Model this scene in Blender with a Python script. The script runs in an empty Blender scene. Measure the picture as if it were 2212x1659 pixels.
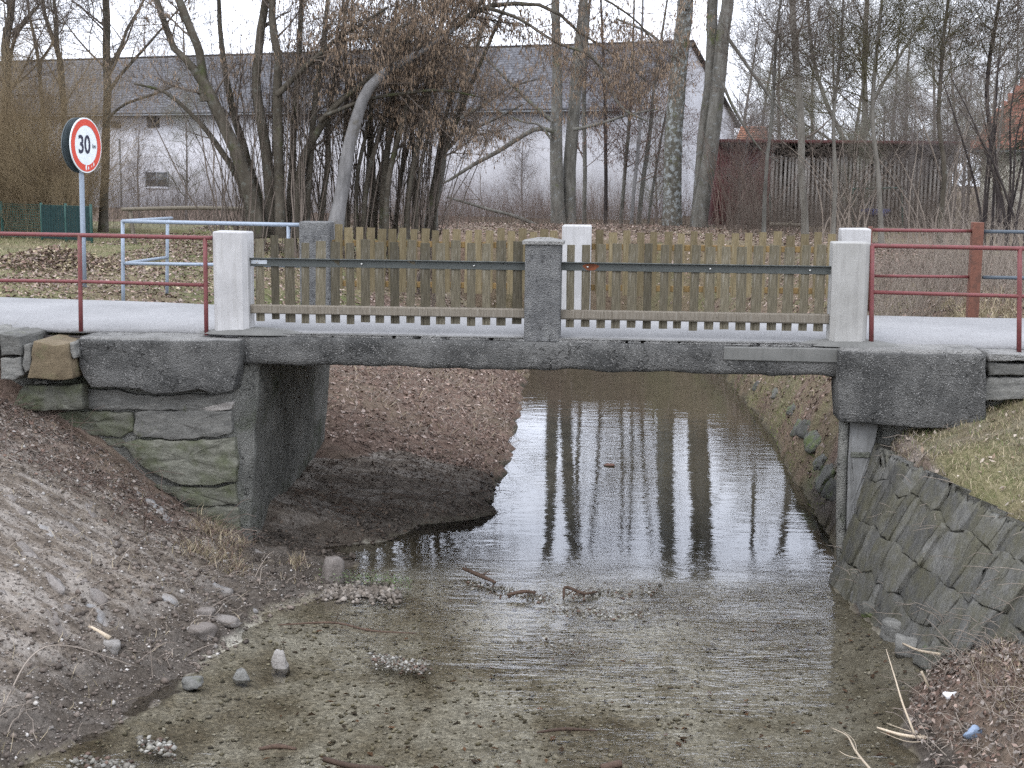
import bpy, math, random
import numpy as np
from mathutils import Matrix, Vector
rng = np.random.default_rng(7); random.seed(7)
R = math.radians
scene = bpy.context.scene
COL = scene.collection

# ------------------------------------------------------------------ camera, sky, sun, exposure
cam_data = bpy.data.cameras.new("camera"); cam = bpy.data.objects.new("camera", cam_data); COL.objects.link(cam)
PITCH, ROLL, EYE = R(8.57), R(0.6), 1.5
cam_data.sensor_width = 36.0; cam_data.lens = 48.08; cam_data.clip_start = 0.05; cam_data.clip_end = 2000
cam.matrix_world = Matrix.Translation((0, 0, EYE)) @ Matrix.Rotation(R(90) - PITCH, 4, 'X') @ Matrix.Rotation(ROLL, 4, 'Z')
scene.camera = cam

SUN_EL, SUN_AZ = R(48), R(215)          # azimuth clockwise from +Y
world = bpy.data.worlds.new("World"); scene.world = world; world.use_nodes = True
wn, wl = world.node_tree.nodes, world.node_tree.links
bg = wn["Background"]
sky = wn.new("ShaderNodeTexSky"); sky.sky_type = 'NISHITA'; sky.sun_disc = False
sky.sun_elevation = SUN_EL; sky.sun_rotation = SUN_AZ
sky.air_density = 1.0; sky.dust_density = 4.0; sky.ozone_density = 2.0
cl = wn.new("ShaderNodeMix"); cl.data_type = 'RGBA'; cl.inputs[0].default_value = 0.85
cl.inputs[7].default_value = (16.6, 17.5, 19.7, 1)        # even overcast deck
wl.new(sky.outputs[0], cl.inputs[6]); wl.new(cl.outputs[2], bg.inputs[0])
bg.inputs[1].default_value = 0.1
sd = bpy.data.lights.new("sun", 'SUN'); sd.energy = 0.5; sd.angle = R(25); sd.color = (1.0, 0.97, 0.93)
so = bpy.data.objects.new("sun", sd); COL.objects.link(so)
sdir = Vector((math.sin(SUN_AZ) * math.cos(SUN_EL), math.cos(SUN_AZ) * math.cos(SUN_EL), math.sin(SUN_EL)))
so.rotation_euler = sdir.to_track_quat('Z', 'Y').to_euler(); so.location = (0, -5, 20)
vs = scene.view_settings
scene.display_settings.display_device = 'sRGB'
vs.view_transform = 'Standard'; vs.look = 'None'; vs.exposure = 0.85; vs.gamma = 1.0; vs.use_curve_mapping = False

cy = scene.cycles; cy.use_denoising = False; cy.use_adaptive_sampling = True; cy.adaptive_threshold = .02
cy.max_bounces = 5; cy.diffuse_bounces = 2; cy.glossy_bounces = 3; cy.transmission_bounces = 2; cy.transparent_max_bounces = 6; cy.caustics_reflective = False; cy.caustics_refractive = False

# ------------------------------------------------------------------ pixel -> place (photo measured on a 2212 px wide copy)
FPX = 2954.0
def ray(u, v):
    x = (u - 1106) / FPX; y = (829.5 - v) / FPX
    c, s = math.cos(ROLL), math.sin(ROLL)
    x, y = c * x - s * y, s * x + c * y
    return np.array([x, math.cos(PITCH) + y * math.sin(PITCH), -math.sin(PITCH) + y * math.cos(PITCH)])
def at(u, v, Y):
    d = ray(u, v); return d * (Y / d[1]) + np.array([0, 0, EYE])
def on(u, v, z):
    d = ray(u, v); return d * ((z - EYE) / d[2]) + np.array([0, 0, EYE])
BY = R(4.5); E1 = np.array([math.cos(BY), -math.sin(BY)]); N1 = np.array([math.sin(BY), math.cos(BY)]); BO = np.array([0.17, 13.25])
def B(s, t, z): 
    q = BO + s * E1 + t * N1; return np.array([q[0], q[1], z])
def st(x, y):
    dx, dy = x - BO[0], y - BO[1]
    return dx * E1[0] + dy * E1[1], dx * N1[0] + dy * N1[1]
def on_t(u, v, t):      # ray meets the upright plane t = const of the bridge frame
    d = ray(u, v); k = (t + BO @ N1) / (d[0] * N1[0] + d[1] * N1[1])
    p = d * k + np.array([0, 0, EYE]); return np.array([st(p[0], p[1])[0], p[2]])

# ------------------------------------------------------------------ noise
def _h(i, j, k):
    n = (i * 374761393 + j * 668265263 + k * 1442695041) & 0x7fffffff
    n = ((n ^ (n >> 13)) * 1274126177) & 0x7fffffff
    n = ((n ^ (n >> 15)) * 461845907) & 0x7fffffff
    return (n ^ (n >> 14) & 0x7fffffff) % 100003 / 50001.5 - 1.0
def vnoise(p):
    p = np.asarray(p, float); f = np.floor(p).astype(np.int64); w = p - f; w = w * w * (3 - 2 * w)
    i, j, k = f[..., 0], f[..., 1], f[..., 2]; a, b, c = w[..., 0], w[..., 1], w[..., 2]
    def L(u, v, t): return u + (v - u) * t
    x00 = L(_h(i, j, k), _h(i + 1, j, k), a); x10 = L(_h(i, j + 1, k), _h(i + 1, j + 1, k), a)
    x01 = L(_h(i, j, k + 1), _h(i + 1, j, k + 1), a); x11 = L(_h(i, j + 1, k + 1), _h(i + 1, j + 1, k + 1), a)
    return L(L(x00, x10, b), L(x01, x11, b), c)
def fbm(p, o=4):
    p = np.asarray(p, float); r = 0; a = 1.0; t = 0
    for q in range(o): r = r + a * vnoise(p * 2 ** q + 17.3 * q); t += a; a *= .5
    return r / t

# ------------------------------------------------------------------ materials
MATS = {}
class NB:
    def __init__(s, name):
        s.m = bpy.data.materials.new(name); s.m.use_nodes = True; s.t = s.m.node_tree; s.n = s.t.nodes; s.l = s.t.links
        s.p = s.n["Principled BSDF"]; s.out = s.n["Material Output"]; s.co = s.n.new("ShaderNodeTexCoord"); MATS[name] = s.m
    def noise(s, scale, detail=5, rough=.6, stretch=None, coord=None, dist=0):
        n = s.n.new("ShaderNodeTexNoise"); n.inputs["Scale"].default_value = scale; n.inputs["Detail"].default_value = detail
        n.inputs["Roughness"].default_value = rough; n.inputs["Distortion"].default_value = dist
        s.l.new(s.map(stretch, coord), n.inputs["Vector"]); return n.outputs["Fac"]
    def map(s, stretch=None, coord=None, rot=None):
        c = coord or s.co.outputs["Object"]
        if stretch is None and rot is None: return c
        m = s.n.new("ShaderNodeMapping"); s.l.new(c, m.inputs["Vector"])
        if stretch: m.inputs["Scale"].default_value = stretch
        if rot: m.inputs["Rotation"].default_value = rot
        return m.outputs["Vector"]
    def voro(s, scale, feature='F1', out="Distance", stretch=None, rnd=1):
        v = s.n.new("ShaderNodeTexVoronoi"); v.inputs["Scale"].default_value = scale; v.feature = feature
        v.inputs["Randomness"].default_value = rnd
        s.l.new(s.map(stretch), v.inputs["Vector"]); return v.outputs[out]
    def ramp(s, fac, stops):
        r = s.n.new("ShaderNodeValToRGB"); e = r.color_ramp.elements
        while len(e) < len(stops): e.new(.5)
        for q, (p, c) in zip(e, stops): q.position = p; q.color = (*c, 1) if isinstance(c, tuple) else (c, c, c, 1)
        s.l.new(fac, r.inputs[0]); return r.outputs[0]
    def mix(s, fac, a, b, mode='MIX'):
        m = s.n.new("ShaderNodeMix"); m.data_type = 'RGBA'; m.blend_type = mode; m.clamp_factor = True
        for i, x in ((0, fac), (6, a), (7, b)):
            if isinstance(x, (int, float)): m.inputs[i].default_value = x if i == 0 else (x, x, x, 1)
            elif isinstance(x, tuple): m.inputs[i].default_value = (*x, 1)
            else: s.l.new(x, m.inputs[i])
        return m.outputs[2]
    def math(s, op, a, b=0.):
        m = s.n.new("ShaderNodeMath"); m.operation = op
        for i, x in enumerate((a, b)):
            if isinstance(x, (int, float)): m.inputs[i].default_value = x
            else: s.l.new(x, m.inputs[i])
        return m.outputs[0]
    def attr(s, name):
        a = s.n.new("ShaderNodeAttribute"); a.attribute_name = name; return a
    def rand(s): return s.n.new("ShaderNodeObjectInfo").outputs["Random"]
    def bump(s, h, strength=.5, dist=.02, prev=None):
        b = s.n.new("ShaderNodeBump"); b.inputs["Strength"].default_value = strength; b.inputs["Distance"].default_value = dist
        s.l.new(h, b.inputs["Height"])
        if prev: s.l.new(prev, b.inputs["Normal"])
        return b.outputs[0]
    def done(s, col, rough=.85, nrm=None, spec=.3, metal=0):
        if isinstance(col, tuple): s.p.inputs["Base Color"].default_value = (*col, 1)
        else: s.l.new(col, s.p.inputs["Base Color"])
        if isinstance(rough, (int, float)): s.p.inputs["Roughness"].default_value = rough
        else: s.l.new(rough, s.p.inputs["Roughness"])
        s.p.inputs["Specular IOR Level"].default_value = spec; s.p.inputs["Metallic"].default_value = metal
        if nrm: s.l.new(nrm, s.p.inputs["Normal"])
        return s.m
def var(b, col, amt=.35):
    v = b.n.new("ShaderNodeHueSaturation"); b.l.new(col, v.inputs["Color"])
    m = b.n.new("ShaderNodeMapRange"); b.l.new(b.rand(), m.inputs[0]); m.inputs[3].default_value = 1 - amt; m.inputs[4].default_value = 1 + amt
    b.l.new(m.outputs[0], v.inputs["Value"]); return v.outputs[0]

def m_concrete(name, dark, mid, light, speck, moss=None, peb=85, blot=2.2):
    b = NB(name); n1 = b.noise(blot, 6, .65); base = b.ramp(n1, [(.32, dark), (.62, mid)])
    v = b.voro(peb); c = b.voro(peb, out="Color")
    g = b.n.new("ShaderNodeSeparateColor"); b.l.new(c, g.inputs[0])
    sp = b.math('MULTIPLY', b.math('LESS_THAN', v, b.math('MULTIPLY', g.outputs[1], .5)), b.math('GREATER_THAN', g.outputs[0], 1 - speck))
    sp = b.math('MULTIPLY', sp, b.ramp(b.noise(5, 5, .7), [(.35, .15), (.65, 1.)]))
    col = b.mix(b.math('MULTIPLY', sp, .75), base, light)
    fine = b.noise(160, 3); col = b.mix(.55, col, b.ramp(fine, [(.3, .35), (.7, 1.4)]), 'MULTIPLY')
    if moss: col = b.mix(b.ramp(b.noise(1.7, 6, .7), [(.52, 0.), (.66, .75)]), col, moss)
    ck = b.n.new('ShaderNodeTexVoronoi'); ck.feature = 'DISTANCE_TO_EDGE'; ck.inputs['Scale'].default_value = 1.5; dv = b.n.new('ShaderNodeVectorMath'); dv.operation = 'ADD'; nn = b.n.new('ShaderNodeTexNoise'); nn.inputs['Scale'].default_value = 6; nn.inputs['Detail'].default_value = 5
    b.l.new(b.co.outputs['Object'], nn.inputs['Vector']); b.l.new(b.map((.55, .55, 1.6)), dv.inputs[0]); b.l.new(nn.outputs['Color'], dv.inputs[1]); b.l.new(dv.outputs[0], ck.inputs['Vector'])
    crk = b.math('MULTIPLY', b.math('LESS_THAN', ck.outputs['Distance'], .012), b.math('GREATER_THAN', b.noise(1.3, 3), .5)); col = b.mix(b.math('MULTIPLY', crk, .8), col, (.012, .012, .011))
    pit = b.ramp(b.noise(17, 6, .75), [(.30, 1.), (.42, 0.)]); col = b.mix(b.math('MULTIPLY', pit, .7), col, (.018, .018, .017))
    h = b.mix(.5, b.noise(28, 6, .7), v); h = b.mix(b.math('MULTIPLY', pit, .6), h, 0.)
    return b.done(col, .92, b.bump(h, .9, .03), .2)
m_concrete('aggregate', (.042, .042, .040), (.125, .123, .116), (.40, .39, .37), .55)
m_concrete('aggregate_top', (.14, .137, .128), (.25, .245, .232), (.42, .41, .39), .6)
m_concrete('post_grey', (.085, .085, .085), (.17, .17, .165), (.36, .35, .33), .25, blot=5)
m_concrete('wall_concrete', (.10, .10, .088), (.22, .216, .195), (.28, .28, .26), .1, (.05, .06, .032))
def m_smooth(name, a, c, streak=(.62, .60, .56)):
    b = NB(name); col = b.ramp(b.noise(3, 6, .6), [(.3, a), (.7, c)])
    st_ = b.noise(9, 5, .6, (4, 4, .35)); col = b.mix(b.ramp(st_, [(.5, 0.), (.75, .6)]), col, streak)
    pits = b.noise(120, 2); col = b.mix(b.ramp(pits, [(.66, 0.), (.72, .6)]), col, (.16, .15, .14))
    return b.done(col, .9, b.bump(b.noise(60, 5), .35, .006), .2)
m_smooth('post_white', (.30, .295, .29), (.42, .415, .41), (.25, .243, .23)); m_smooth('post_buff', (.235, .23, .215), (.32, .315, .30), (.18, .175, .165)); m_smooth('patch', (.10, .10, .093), (.15, .148, .138), (.09, .09, .083)); m_smooth('pier_face', (.10, .10, .095), (.20, .20, .195), (.08, .078, .07))
def m_wood(name, a, c, d, amt=.25, green=None):
    b = NB(name)
    g = b.noise(14, 6, .65, (6, 6, .35), dist=.6); col = b.ramp(g, [(.3, a), (.52, c), (.75, d)])
    col = var(b, col, amt)
    if green: col = b.mix(b.ramp(b.noise(5, 5, .6, (1, 1, .5)), [(.48, 0.), (.68, .7)]), col, green)
    fleck = b.noise(90, 2, .5, (1, 1, .2)); col = b.mix(b.ramp(fleck, [(.64, 0.), (.72, .5)]), col, (.05, .045, .035))  # random dark flecks along the grain
    return b.done(col, .88, b.bump(g, .45, .006), .2)
m_wood('wood_front', (.045, .039, .028), (.10, .087, .060), (.18, .168, .142), .42, (.062, .056, .032))
m_wood('wood_back', (.080, .064, .036), (.135, .107, .060), (.19, .163, .108), .34, (.09, .078, .042))
m_wood('rail_wood', (.095, .082, .062), (.16, .14, .112), (.22, .205, .175), .1)
m_wood('rail_amber', (.12, .078, .032), (.18, .118, .048), (.21, .15, .07), .1)
m_wood('slat_grey', (.15, .14, .126), (.25, .235, .215), (.33, .315, .295), .3)
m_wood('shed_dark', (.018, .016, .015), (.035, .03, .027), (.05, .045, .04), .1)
m_wood('shed_red', (.05, .018, .018), (.085, .03, .03), (.11, .045, .042), .1)
m_wood('log', (.08, .068, .05), (.14, .122, .095), (.2, .18, .15), .1)
m_wood('dry_stick', (.30, .24, .17), (.42, .35, .26), (.52, .45, .36), .2)
m_wood('dark_stick', (.035, .024, .018), (.065, .043, .031), (.10, .066, .048), .3)
def m_metal(name, col, rust, amt=.6, rough=.5, metal=0., spec=.4):
    b = NB(name); n = b.noise(11, 6, .7); c = b.mix(b.ramp(n, [(amt, 0.), (amt + .12, .9)]), col, rust)
    c = b.mix(.4, c, b.ramp(b.noise(40, 4), [(.3, .55), (.7, 1.3)]), 'MULTIPLY')
    return b.done(c, rough, b.bump(n, .2, .003), spec, metal)
m_metal('red_paint', (.135, .037, .037), (.09, .04, .025), .54, .6)
m_metal('red_rust', (.12, .048, .030), (.075, .034, .022), .5, .8)
m_metal('galvanised', (.23, .27, .32), (.15, .17, .20), .6, .5, .2)
m_metal('steel_angle', (.052, .058, .054), (.12, .05, .028), .66, .65)
m_metal('blue_dark', (.06, .075, .09), (.10, .06, .05), .6, .6)
m_metal('bolt', (.5, .5, .48), (.3, .2, .15), .7, .35, .7)
m_metal('bracket', (.42, .45, .48), (.3, .3, .3), .7, .4, .6)
m_metal('rust_spot', (.16, .05, .02), (.09, .03, .015), .5, .9)
m_metal('green_metal', (.015, .06, .048), (.015, .04, .03), .6, .6)
def plain(name, c, rough=.6, spec=.3, n=.25, sc=8):
    b = NB(name); col = b.mix(n, c, b.ramp(b.noise(sc, 5), [(.3, .5), (.7, 1.5)]), 'MULTIPLY'); return b.done(col, rough, None, spec)
plain('sign_white', (.62, .66, .66), .45, .4, .12); plain('sign_red', (.50, .055, .03), .45, .4, .15); plain('sign_black', (.025, .025, .045), .5, .3)
plain('sign_back', (.06, .075, .08), .5, .4); plain('blue_plastic', (.17, .22, .30), .4, .5, .3); plain('blue_tarp', (.03, .04, .12), .6)
plain('white_plastic', (.6, .6, .6), .5); plain('screen_green', (.010, .028, .028), .8, .2, .5, 20); plain('dark_opening', (.012, .012, .012), .9, .1)
plain('window_glass', (.03, .035, .04), .15, .5); plain('gutter', (.16, .17, .18), .5); plain('soffit', (.06, .055, .05), .9)
plain('cream_wall', (.55, .53, .46), .9, .2, .2, 1.5)
def m_plaster():
    b = NB('plaster'); c = b.ramp(b.noise(.7, 6, .6), [(.3, (.44, .44, .46)), (.7, (.54, .54, .56))])
    c = b.mix(b.ramp(b.noise(3, 5, .65, (1, 1, .3)), [(.55, 0.), (.8, .45)]), c, (.30, .29, .29)); return b.done(c, .92, b.bump(b.noise(20, 5), .3, .01), .15)
m_plaster()
def m_tile(name, a, c, d):
    b = NB(name); col = var(b, b.ramp(b.noise(5, 5, .6), [(.3, a), (.55, c), (.75, d)]), .28)
    col = b.mix(b.ramp(b.noise(2.2, 3), [(.55, 0.), (.7, .5)]), col, d); return b.done(col, .8, b.bump(b.noise(30, 4), .3, .01), .3)
m_tile('tile_grey', (.04, .04, .043), (.085, .085, .092), (.20, .20, .21)); m_tile('tile_red', (.15, .055, .038), (.23, .088, .058), (.28, .14, .10)); m_tile('tile_orange', (.20, .085, .05), (.25, .11, .065), (.27, .15, .10))
def m_bark(name, a, c, d, lichen=None, moss=None, scale=5, lf=(.55, .63)):
    b = NB(name); n = b.noise(scale, 7, .7, (1, 1, .3)); col = b.ramp(n, [(.3, a), (.52, c), (.75, d)])
    if lichen: col = b.mix(b.ramp(b.noise(7, 6, .75), [(lf[0], 0.), (lf[1], .85)]), col, lichen)
    if moss: col = b.mix(b.ramp(b.noise(1.4, 5, .7), [(.57, 0.), (.68, .8)]), col, moss)
    return b.done(col, .92, b.bump(n, .7, .02), .15)
m_bark('bark_hazel', (.028, .024, .018), (.065, .056, .043), (.12, .105, .085), (.10, .10, .085), (.045, .055, .018))
m_bark('bark_pale', (.08, .078, .076), (.155, .15, .147), (.23, .225, .22), None, (.07, .06, .04))
m_bark('bark_lichen', (.032, .03, .024), (.085, .079, .064), (.13, .125, .105), (.24, .26, .26), (.07, .075, .022), 6, (.50, .58))
m_bark('bark_grey', (.045, .042, .036), (.10, .095, .082), (.16, .155, .14), (.17, .18, .18), (.06, .07, .022), 5, (.57, .65))
m_bark('bark_slim', (.07, .064, .054), (.135, .125, .107), (.18, .17, .15))
m_bark('bark_dark', (.016, .013, .014), (.036, .03, .028), (.06, .052, .047))
def m_twig(name, a, c):
    b = NB(name); col = var(b, b.ramp(b.noise(1.1, 4), [(.35, a), (.65, c)]), .12); return b.done(col, .9, None, .15)
m_twig('twig_brown', (.066, .053, .043), (.135, .112, .093)); m_twig('twig_red', (.08, .055, .045), (.14, .105, .086)); m_twig('twig_olive', (.055, .05, .026), (.105, .095, .05))
m_twig('twig_ochre', (.13, .095, .058), (.25, .195, .12)); m_twig('twig_pale', (.17, .14, .115), (.28, .24, .20)); m_twig('catkin', (.17, .12, .082), (.31, .23, .16)); m_twig('bud_red', (.10, .056, .042), (.16, .095, .07))
m_twig('conifer', (.012, .022, .014), (.025, .04, .026)); m_twig('far_twig', (.11, .095, .088), (.19, .17, .158)); m_twig('ivy', (.03, .05, .018), (.06, .09, .03)); m_twig('far_olive', (.10, .098, .07), (.18, .172, .128))
def m_stone(name, a, c, moss=None, mo=(.5, .66), layer=(1, 1, 3.5), amt=.3):
    b = NB(name); n = b.noise(6, 7, .7, layer); col = var(b, b.ramp(n, [(.3, a), (.7, c)]), amt)
    if moss: col = b.mix(b.ramp(b.noise(3.1, 6, .7), [(mo[0], 0.), (mo[1], .8)]), col, moss)
    col = b.mix(.5, col, b.ramp(b.noise(70, 4, .7), [(.3, .5), (.7, 1.5)]), 'MULTIPLY')
    return b.done(col, .9, b.bump(b.mix(.5, n, b.noise(45, 5, .7)), .8, .025), .2)
m_stone('stone_grey', (.075, .074, .068), (.18, .176, .16), (.075, .082, .035), (.6, .74)); m_stone('stone_moss', (.055, .055, .042), (.15, .148, .122), (.062, .070, .034), (.46, .66))
m_stone('stone_rust', (.085, .066, .042), (.15, .118, .075), (.10, .10, .05), (.55, .7), (1, 1, 1)); m_stone('slate', (.055, .054, .049), (.135, .132, .120), (.085, .080, .052), (.42, .62), (4, 4, .8), .34)
m_stone('stone_pale', (.17, .155, .14), (.28, .265, .245), None, amt=.15); m_stone('stone_soil', (.14, .125, .112), (.22, .202, .186), (.13, .112, .098), (.4, .55), amt=.15); m_stone('stone_slab', (.15, .15, .15), (.25, .25, .25), (.2, .175, .15), (.4, .6)); m_stone('stone_mossbright', (.045, .044, .038), (.11, .108, .095), (.085, .115, .026), (.52, .64))
def m_asphalt():
    b = NB('asphalt'); col = b.ramp(b.noise(.8, 6, .6), [(.3, (.175, .174, .174)), (.7, (.245, .243, .242))])
    col = b.mix(.75, col, b.ramp(b.noise(55, 5, .75), [(.3, .62), (.7, 1.3)]), 'MULTIPLY')
    col = b.mix(b.ramp(b.noise(2.4, 6, .7, (.4, 1.6, 1)), [(.58, 0.), (.72, .5)]), col, (.17, .165, .165))
    return b.done(col, .9, b.bump(b.noise(150, 3), .4, .006), .25)
m_asphalt()
def m_vcol(name, rough=.9, spec=.15):
    b = NB(name); a = b.attr('tint'); return b.done(a.outputs["Color"], rough, None, spec)
m_vcol('leaf_tint'); m_vcol('pebble_tint', .75, .3)

# ------------------------------------------------------------------ mesh helpers
def V3(a): return np.asarray(a, float).reshape(-1, 3)
def mk(name, verts, faces, mat, parent=None, smooth=False, tint=None):
    """faces: (n,k) array or list of arrays/lists of different sizes; verts in world metres, stored relative to the parent"""
    verts = V3(verts); org = np.array(parent['_o']) if parent is not None and '_o' in parent else np.zeros(3)
    me = bpy.data.meshes.new(name); verts = verts - org
    if isinstance(faces, np.ndarray): fl = [faces]
    elif len(faces) and isinstance(faces[0], np.ndarray) and faces[0].ndim == 2: fl = faces
    else: fl = None
    if fl is None:
        me.from_pydata(verts.tolist(), [], [list(map(int, f)) for f in faces])
    else:
        nl = sum(f.size for f in fl); nf = sum(len(f) for f in fl)
        me.vertices.add(len(verts)); me.loops.add(nl); me.polygons.add(nf)
        me.vertices.foreach_set("co", verts.astype(np.float32).ravel())
        me.loops.foreach_set("vertex_index", np.concatenate([f.ravel() for f in fl]).astype(np.int32))
        st_ = []; o = 0
        for f in fl: st_.append(o + np.arange(len(f)) * f.shape[1]); o += f.size
        me.polygons.foreach_set("loop_start", np.concatenate(st_).astype(np.int32))
        me.update(calc_edges=True); me.validate()
    if smooth: me.polygons.foreach_set("use_smooth", np.ones(len(me.polygons), bool))
    if tint is not None:
        at_ = me.color_attributes.new('tint', 'FLOAT_COLOR', 'POINT'); at_.data.foreach_set("color", np.c_[tint, np.ones(len(tint))].astype(np.float32).ravel())
    if mat: me.materials.append(MATS[mat])
    o = bpy.data.objects.new(name, me); COL.objects.link(o)
    if parent is not None: o.parent = parent
    return o
def tag(o, label=None, cat=None, group=None, kind=None):
    if label: o['label'] = label
    if cat: o['category'] = cat
    if group: o['group'] = group
    if kind: o['kind'] = kind
    return o
def thing(name, loc, label, cat, group=None):
    o = bpy.data.objects.new(name, None); o.empty_display_size = .1; COL.objects.link(o)
    o.location = tuple(float(x) for x in loc); o['_o'] = [float(x) for x in loc]; return tag(o, label, cat, group)
BOXF = np.array([[0, 1, 3, 2], [4, 6, 7, 5], [0, 4, 5, 1], [2, 3, 7, 6], [0, 2, 6, 4], [1, 5, 7, 3]])
def boxv(a, b):  # axis box corners
    return np.array([[x, y, z] for x in (a[0], b[0]) for y in (a[1], b[1]) for z in (a[2], b[2])], float)
def bevbox(s0, s1, t0, t1, z0, z1, c=.01, frame=B, jit=0., cz=None):
    """chamfered box in the bridge frame"""
    cz = c if cz is None else cz
    def ring(z, i): return [(s0 + i, t0 + c), (s0 + c, t0 + i), (s1 - c, t0 + i), (s1 - i, t0 + c), (s1 - i, t1 - c), (s1 - c, t1 - i), (s0 + c, t1 - i), (s0 + i, t1 - c)], z
    vs_ = []
    for z, i in ((z0, cz), (z0 + cz, 0), (z1 - cz, 0), (z1, cz)):
        pts, zz = ring(z, i)
        for (s, t) in pts: vs_.append(frame(s, t, zz))
    vs_ = np.array(vs_)
    if jit: vs_ += rng.normal(0, jit, vs_.shape)
    f = [[7 - k for k in range(8)]]
    for r in range(3):
        for k in range(8): f.append([r * 8 + k, r * 8 + (k + 1) % 8, (r + 1) * 8 + (k + 1) % 8, (r + 1) * 8 + k])
    f.append([24 + k for k in range(8)])
    return vs_, f
def tubes(P, Rr, sides=3, cap=False):
    """P (N,K,3) polylines, Rr (N,K) radii -> verts, quads"""
    P = np.asarray(P, float); Rr = np.asarray(Rr, float)
    if P.ndim == 2: P = P[None]; Rr = Rr[None]
    N, K, _ = P.shape; T = np.gradient(P, axis=1); T /= np.linalg.norm(T, axis=2, keepdims=True) + 1e-9
    ref = np.where(np.abs(T[..., 2:3]) > .9, np.array([1., 0, 0]), np.array([0, 0, 1.]))
    ref = np.broadcast_to(ref[:, :1], T.shape) if K < 6 else ref * 0 + np.where(np.abs(T[:, :1, 2:3]).mean() > .5, np.array([1., .2, 0]), np.array([0, 0.2, 1.]))
    U = np.cross(T, ref); U /= np.linalg.norm(U, axis=2, keepdims=True) + 1e-9; W = np.cross(T, U)
    a = np.arange(sides) * 2 * np.pi / sides
    v = P[:, :, None] + Rr[:, :, None, None] * (np.cos(a)[None, None, :, None] * U[:, :, None] + np.sin(a)[None, None, :, None] * W[:, :, None])
    idx = np.arange(N * K * sides).reshape(N, K, sides); nx = np.roll(idx, -1, axis=2)
    f = np.stack([idx[:, :-1], nx[:, :-1], nx[:, 1:], idx[:, 1:]], -1).reshape(-1, 4)
    return v.reshape(-1, 3), f
def join(parts):
    vs_, fs = [], []; o = 0
    for v, f in parts:
        vs_.append(V3(v)); fs.append(np.asarray(f) + o); o += len(vs_[-1])
    d = {}
    for f in fs: d.setdefault(f.shape[1], []).append(f)
    return np.concatenate(vs_), [np.concatenate(x) for x in d.values()]
def smoothline(pts, n):
    """resample a coarse polyline (k, m) with Catmull-Rom to n points"""
    p = np.asarray(pts, float); k = len(p)
    if k == 2: t = np.linspace(0, 1, n)[:, None]; return p[0] * (1 - t) + p[1] * t
    q = np.vstack([2 * p[0] - p[1], p, 2 * p[-1] - p[-2]]); x = np.linspace(0, k - 1 - 1e-6, n); i = x.astype(int); t = (x - i)[:, None]
    a, b, c, d = q[i], q[i + 1], q[i + 2], q[i + 3]
    return .5 * (2 * b + (c - a) * t + (2 * a - 5 * b + 4 * c - d) * t ** 2 + (3 * b - a - 3 * c + d) * t ** 3)
def pipe(name, pts, r, mat, parent=None, sides=10, n=None):
    p = np.asarray(pts, float)
    if n: p = smoothline(p, n)
    elif len(p) == 2: p = p[0] + (p[1] - p[0]) * np.linspace(0, 1, 4)[:, None]
    rr = np.full(len(p), r) if np.isscalar(r) else np.interp(np.linspace(0, 1, len(p)), np.linspace(0, 1, len(r)), r)
    T = np.gradient(p, axis=0)
    p = np.vstack([p[:1], p, p[-1:]]); rr = np.r_[rr[0] * .02, rr, rr[-1] * .02]
    e = 1e-4 * (p[1] - p[2]) ; p[0] = p[0] + e; p[-1] = p[-1] - e
    v, f = tubes(p, rr, sides); return mk(name, v, f, mat, parent, True)
def rockpoly(name, outline, front, back, mat, parent, rough=.02, res=.05, bev=.025, frame=None, jit=.35, seed=0):
    """stone block from an outline of (a, z); frame(a, depth, z) -> world; front/back are depths"""
    o = np.asarray(outline, float); pts = []
    for i in range(len(o)):
        a, b = o[i], o[(i + 1) % len(o)]; n = max(2, int(np.linalg.norm(b - a) / res))
        pts.append(a + (b - a) * (np.arange(n) / n)[:, None])
    pts = np.vstack(pts); c = pts.mean(0)
    pts = pts + np.stack([fbm(np.c_[pts * 9, np.full(len(pts), seed * 3.1)]), fbm(np.c_[pts * 9 + 50, np.full(len(pts), seed * 3.1)])], 1) * res * jit
    d = np.linalg.norm(pts - c, axis=1, keepdims=True)
    rings = []
    for k, (sh, dep) in enumerate([(0, back), (0, front + bev), (bev * .35, front + bev * .3), (bev, front), (None, .7), (None, .4), (None, .12)]):
        if sh is not None: q = c + (pts - c) * (1 - sh / d); dd = np.full(len(q), dep)
        else:
            q = c + (pts - c) * (1 - bev / d) * dep; dd = np.full(len(q), front)
        dd = dd + ((fbm(np.c_[q * 7, np.full(len(q), seed * 1.7)], 4) * .6 + fbm(np.c_[q * 19, np.full(len(q), seed * 1.7)], 3) * .5) * rough if k > 0 else 0)
        rings.append(np.c_[q, dd])
    allp = np.vstack(rings); n = len(pts)
    v = np.array([frame(a, dd, z) for a, z, dd in allp]); idx = np.arange(len(allp)).reshape(-1, n)
    f = [np.stack([idx[:-1], np.roll(idx, -1, 1)[:-1], np.roll(idx, -1, 1)[1:], idx[1:]], -1).reshape(-1, 4)]
    vc = np.vstack([v, v[-n:].mean(0)[None]]); last = idx[-1]
    f.append(np.stack([last, np.roll(last, -1), np.full(n, len(v))], -1))
    return mk(name, vc, f, mat, parent, True)
_ico = None
def ico():
    global _ico
    if _ico is None:
        import bmesh
        bm = bmesh.new(); bmesh.ops.create_icosphere(bm, subdivisions=3, radius=1)
        _ico = (np.array([v.co[:] for v in bm.verts]), np.array([[v.index for v in f.verts] for f in bm.faces])); bm.free()
    return _ico
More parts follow.
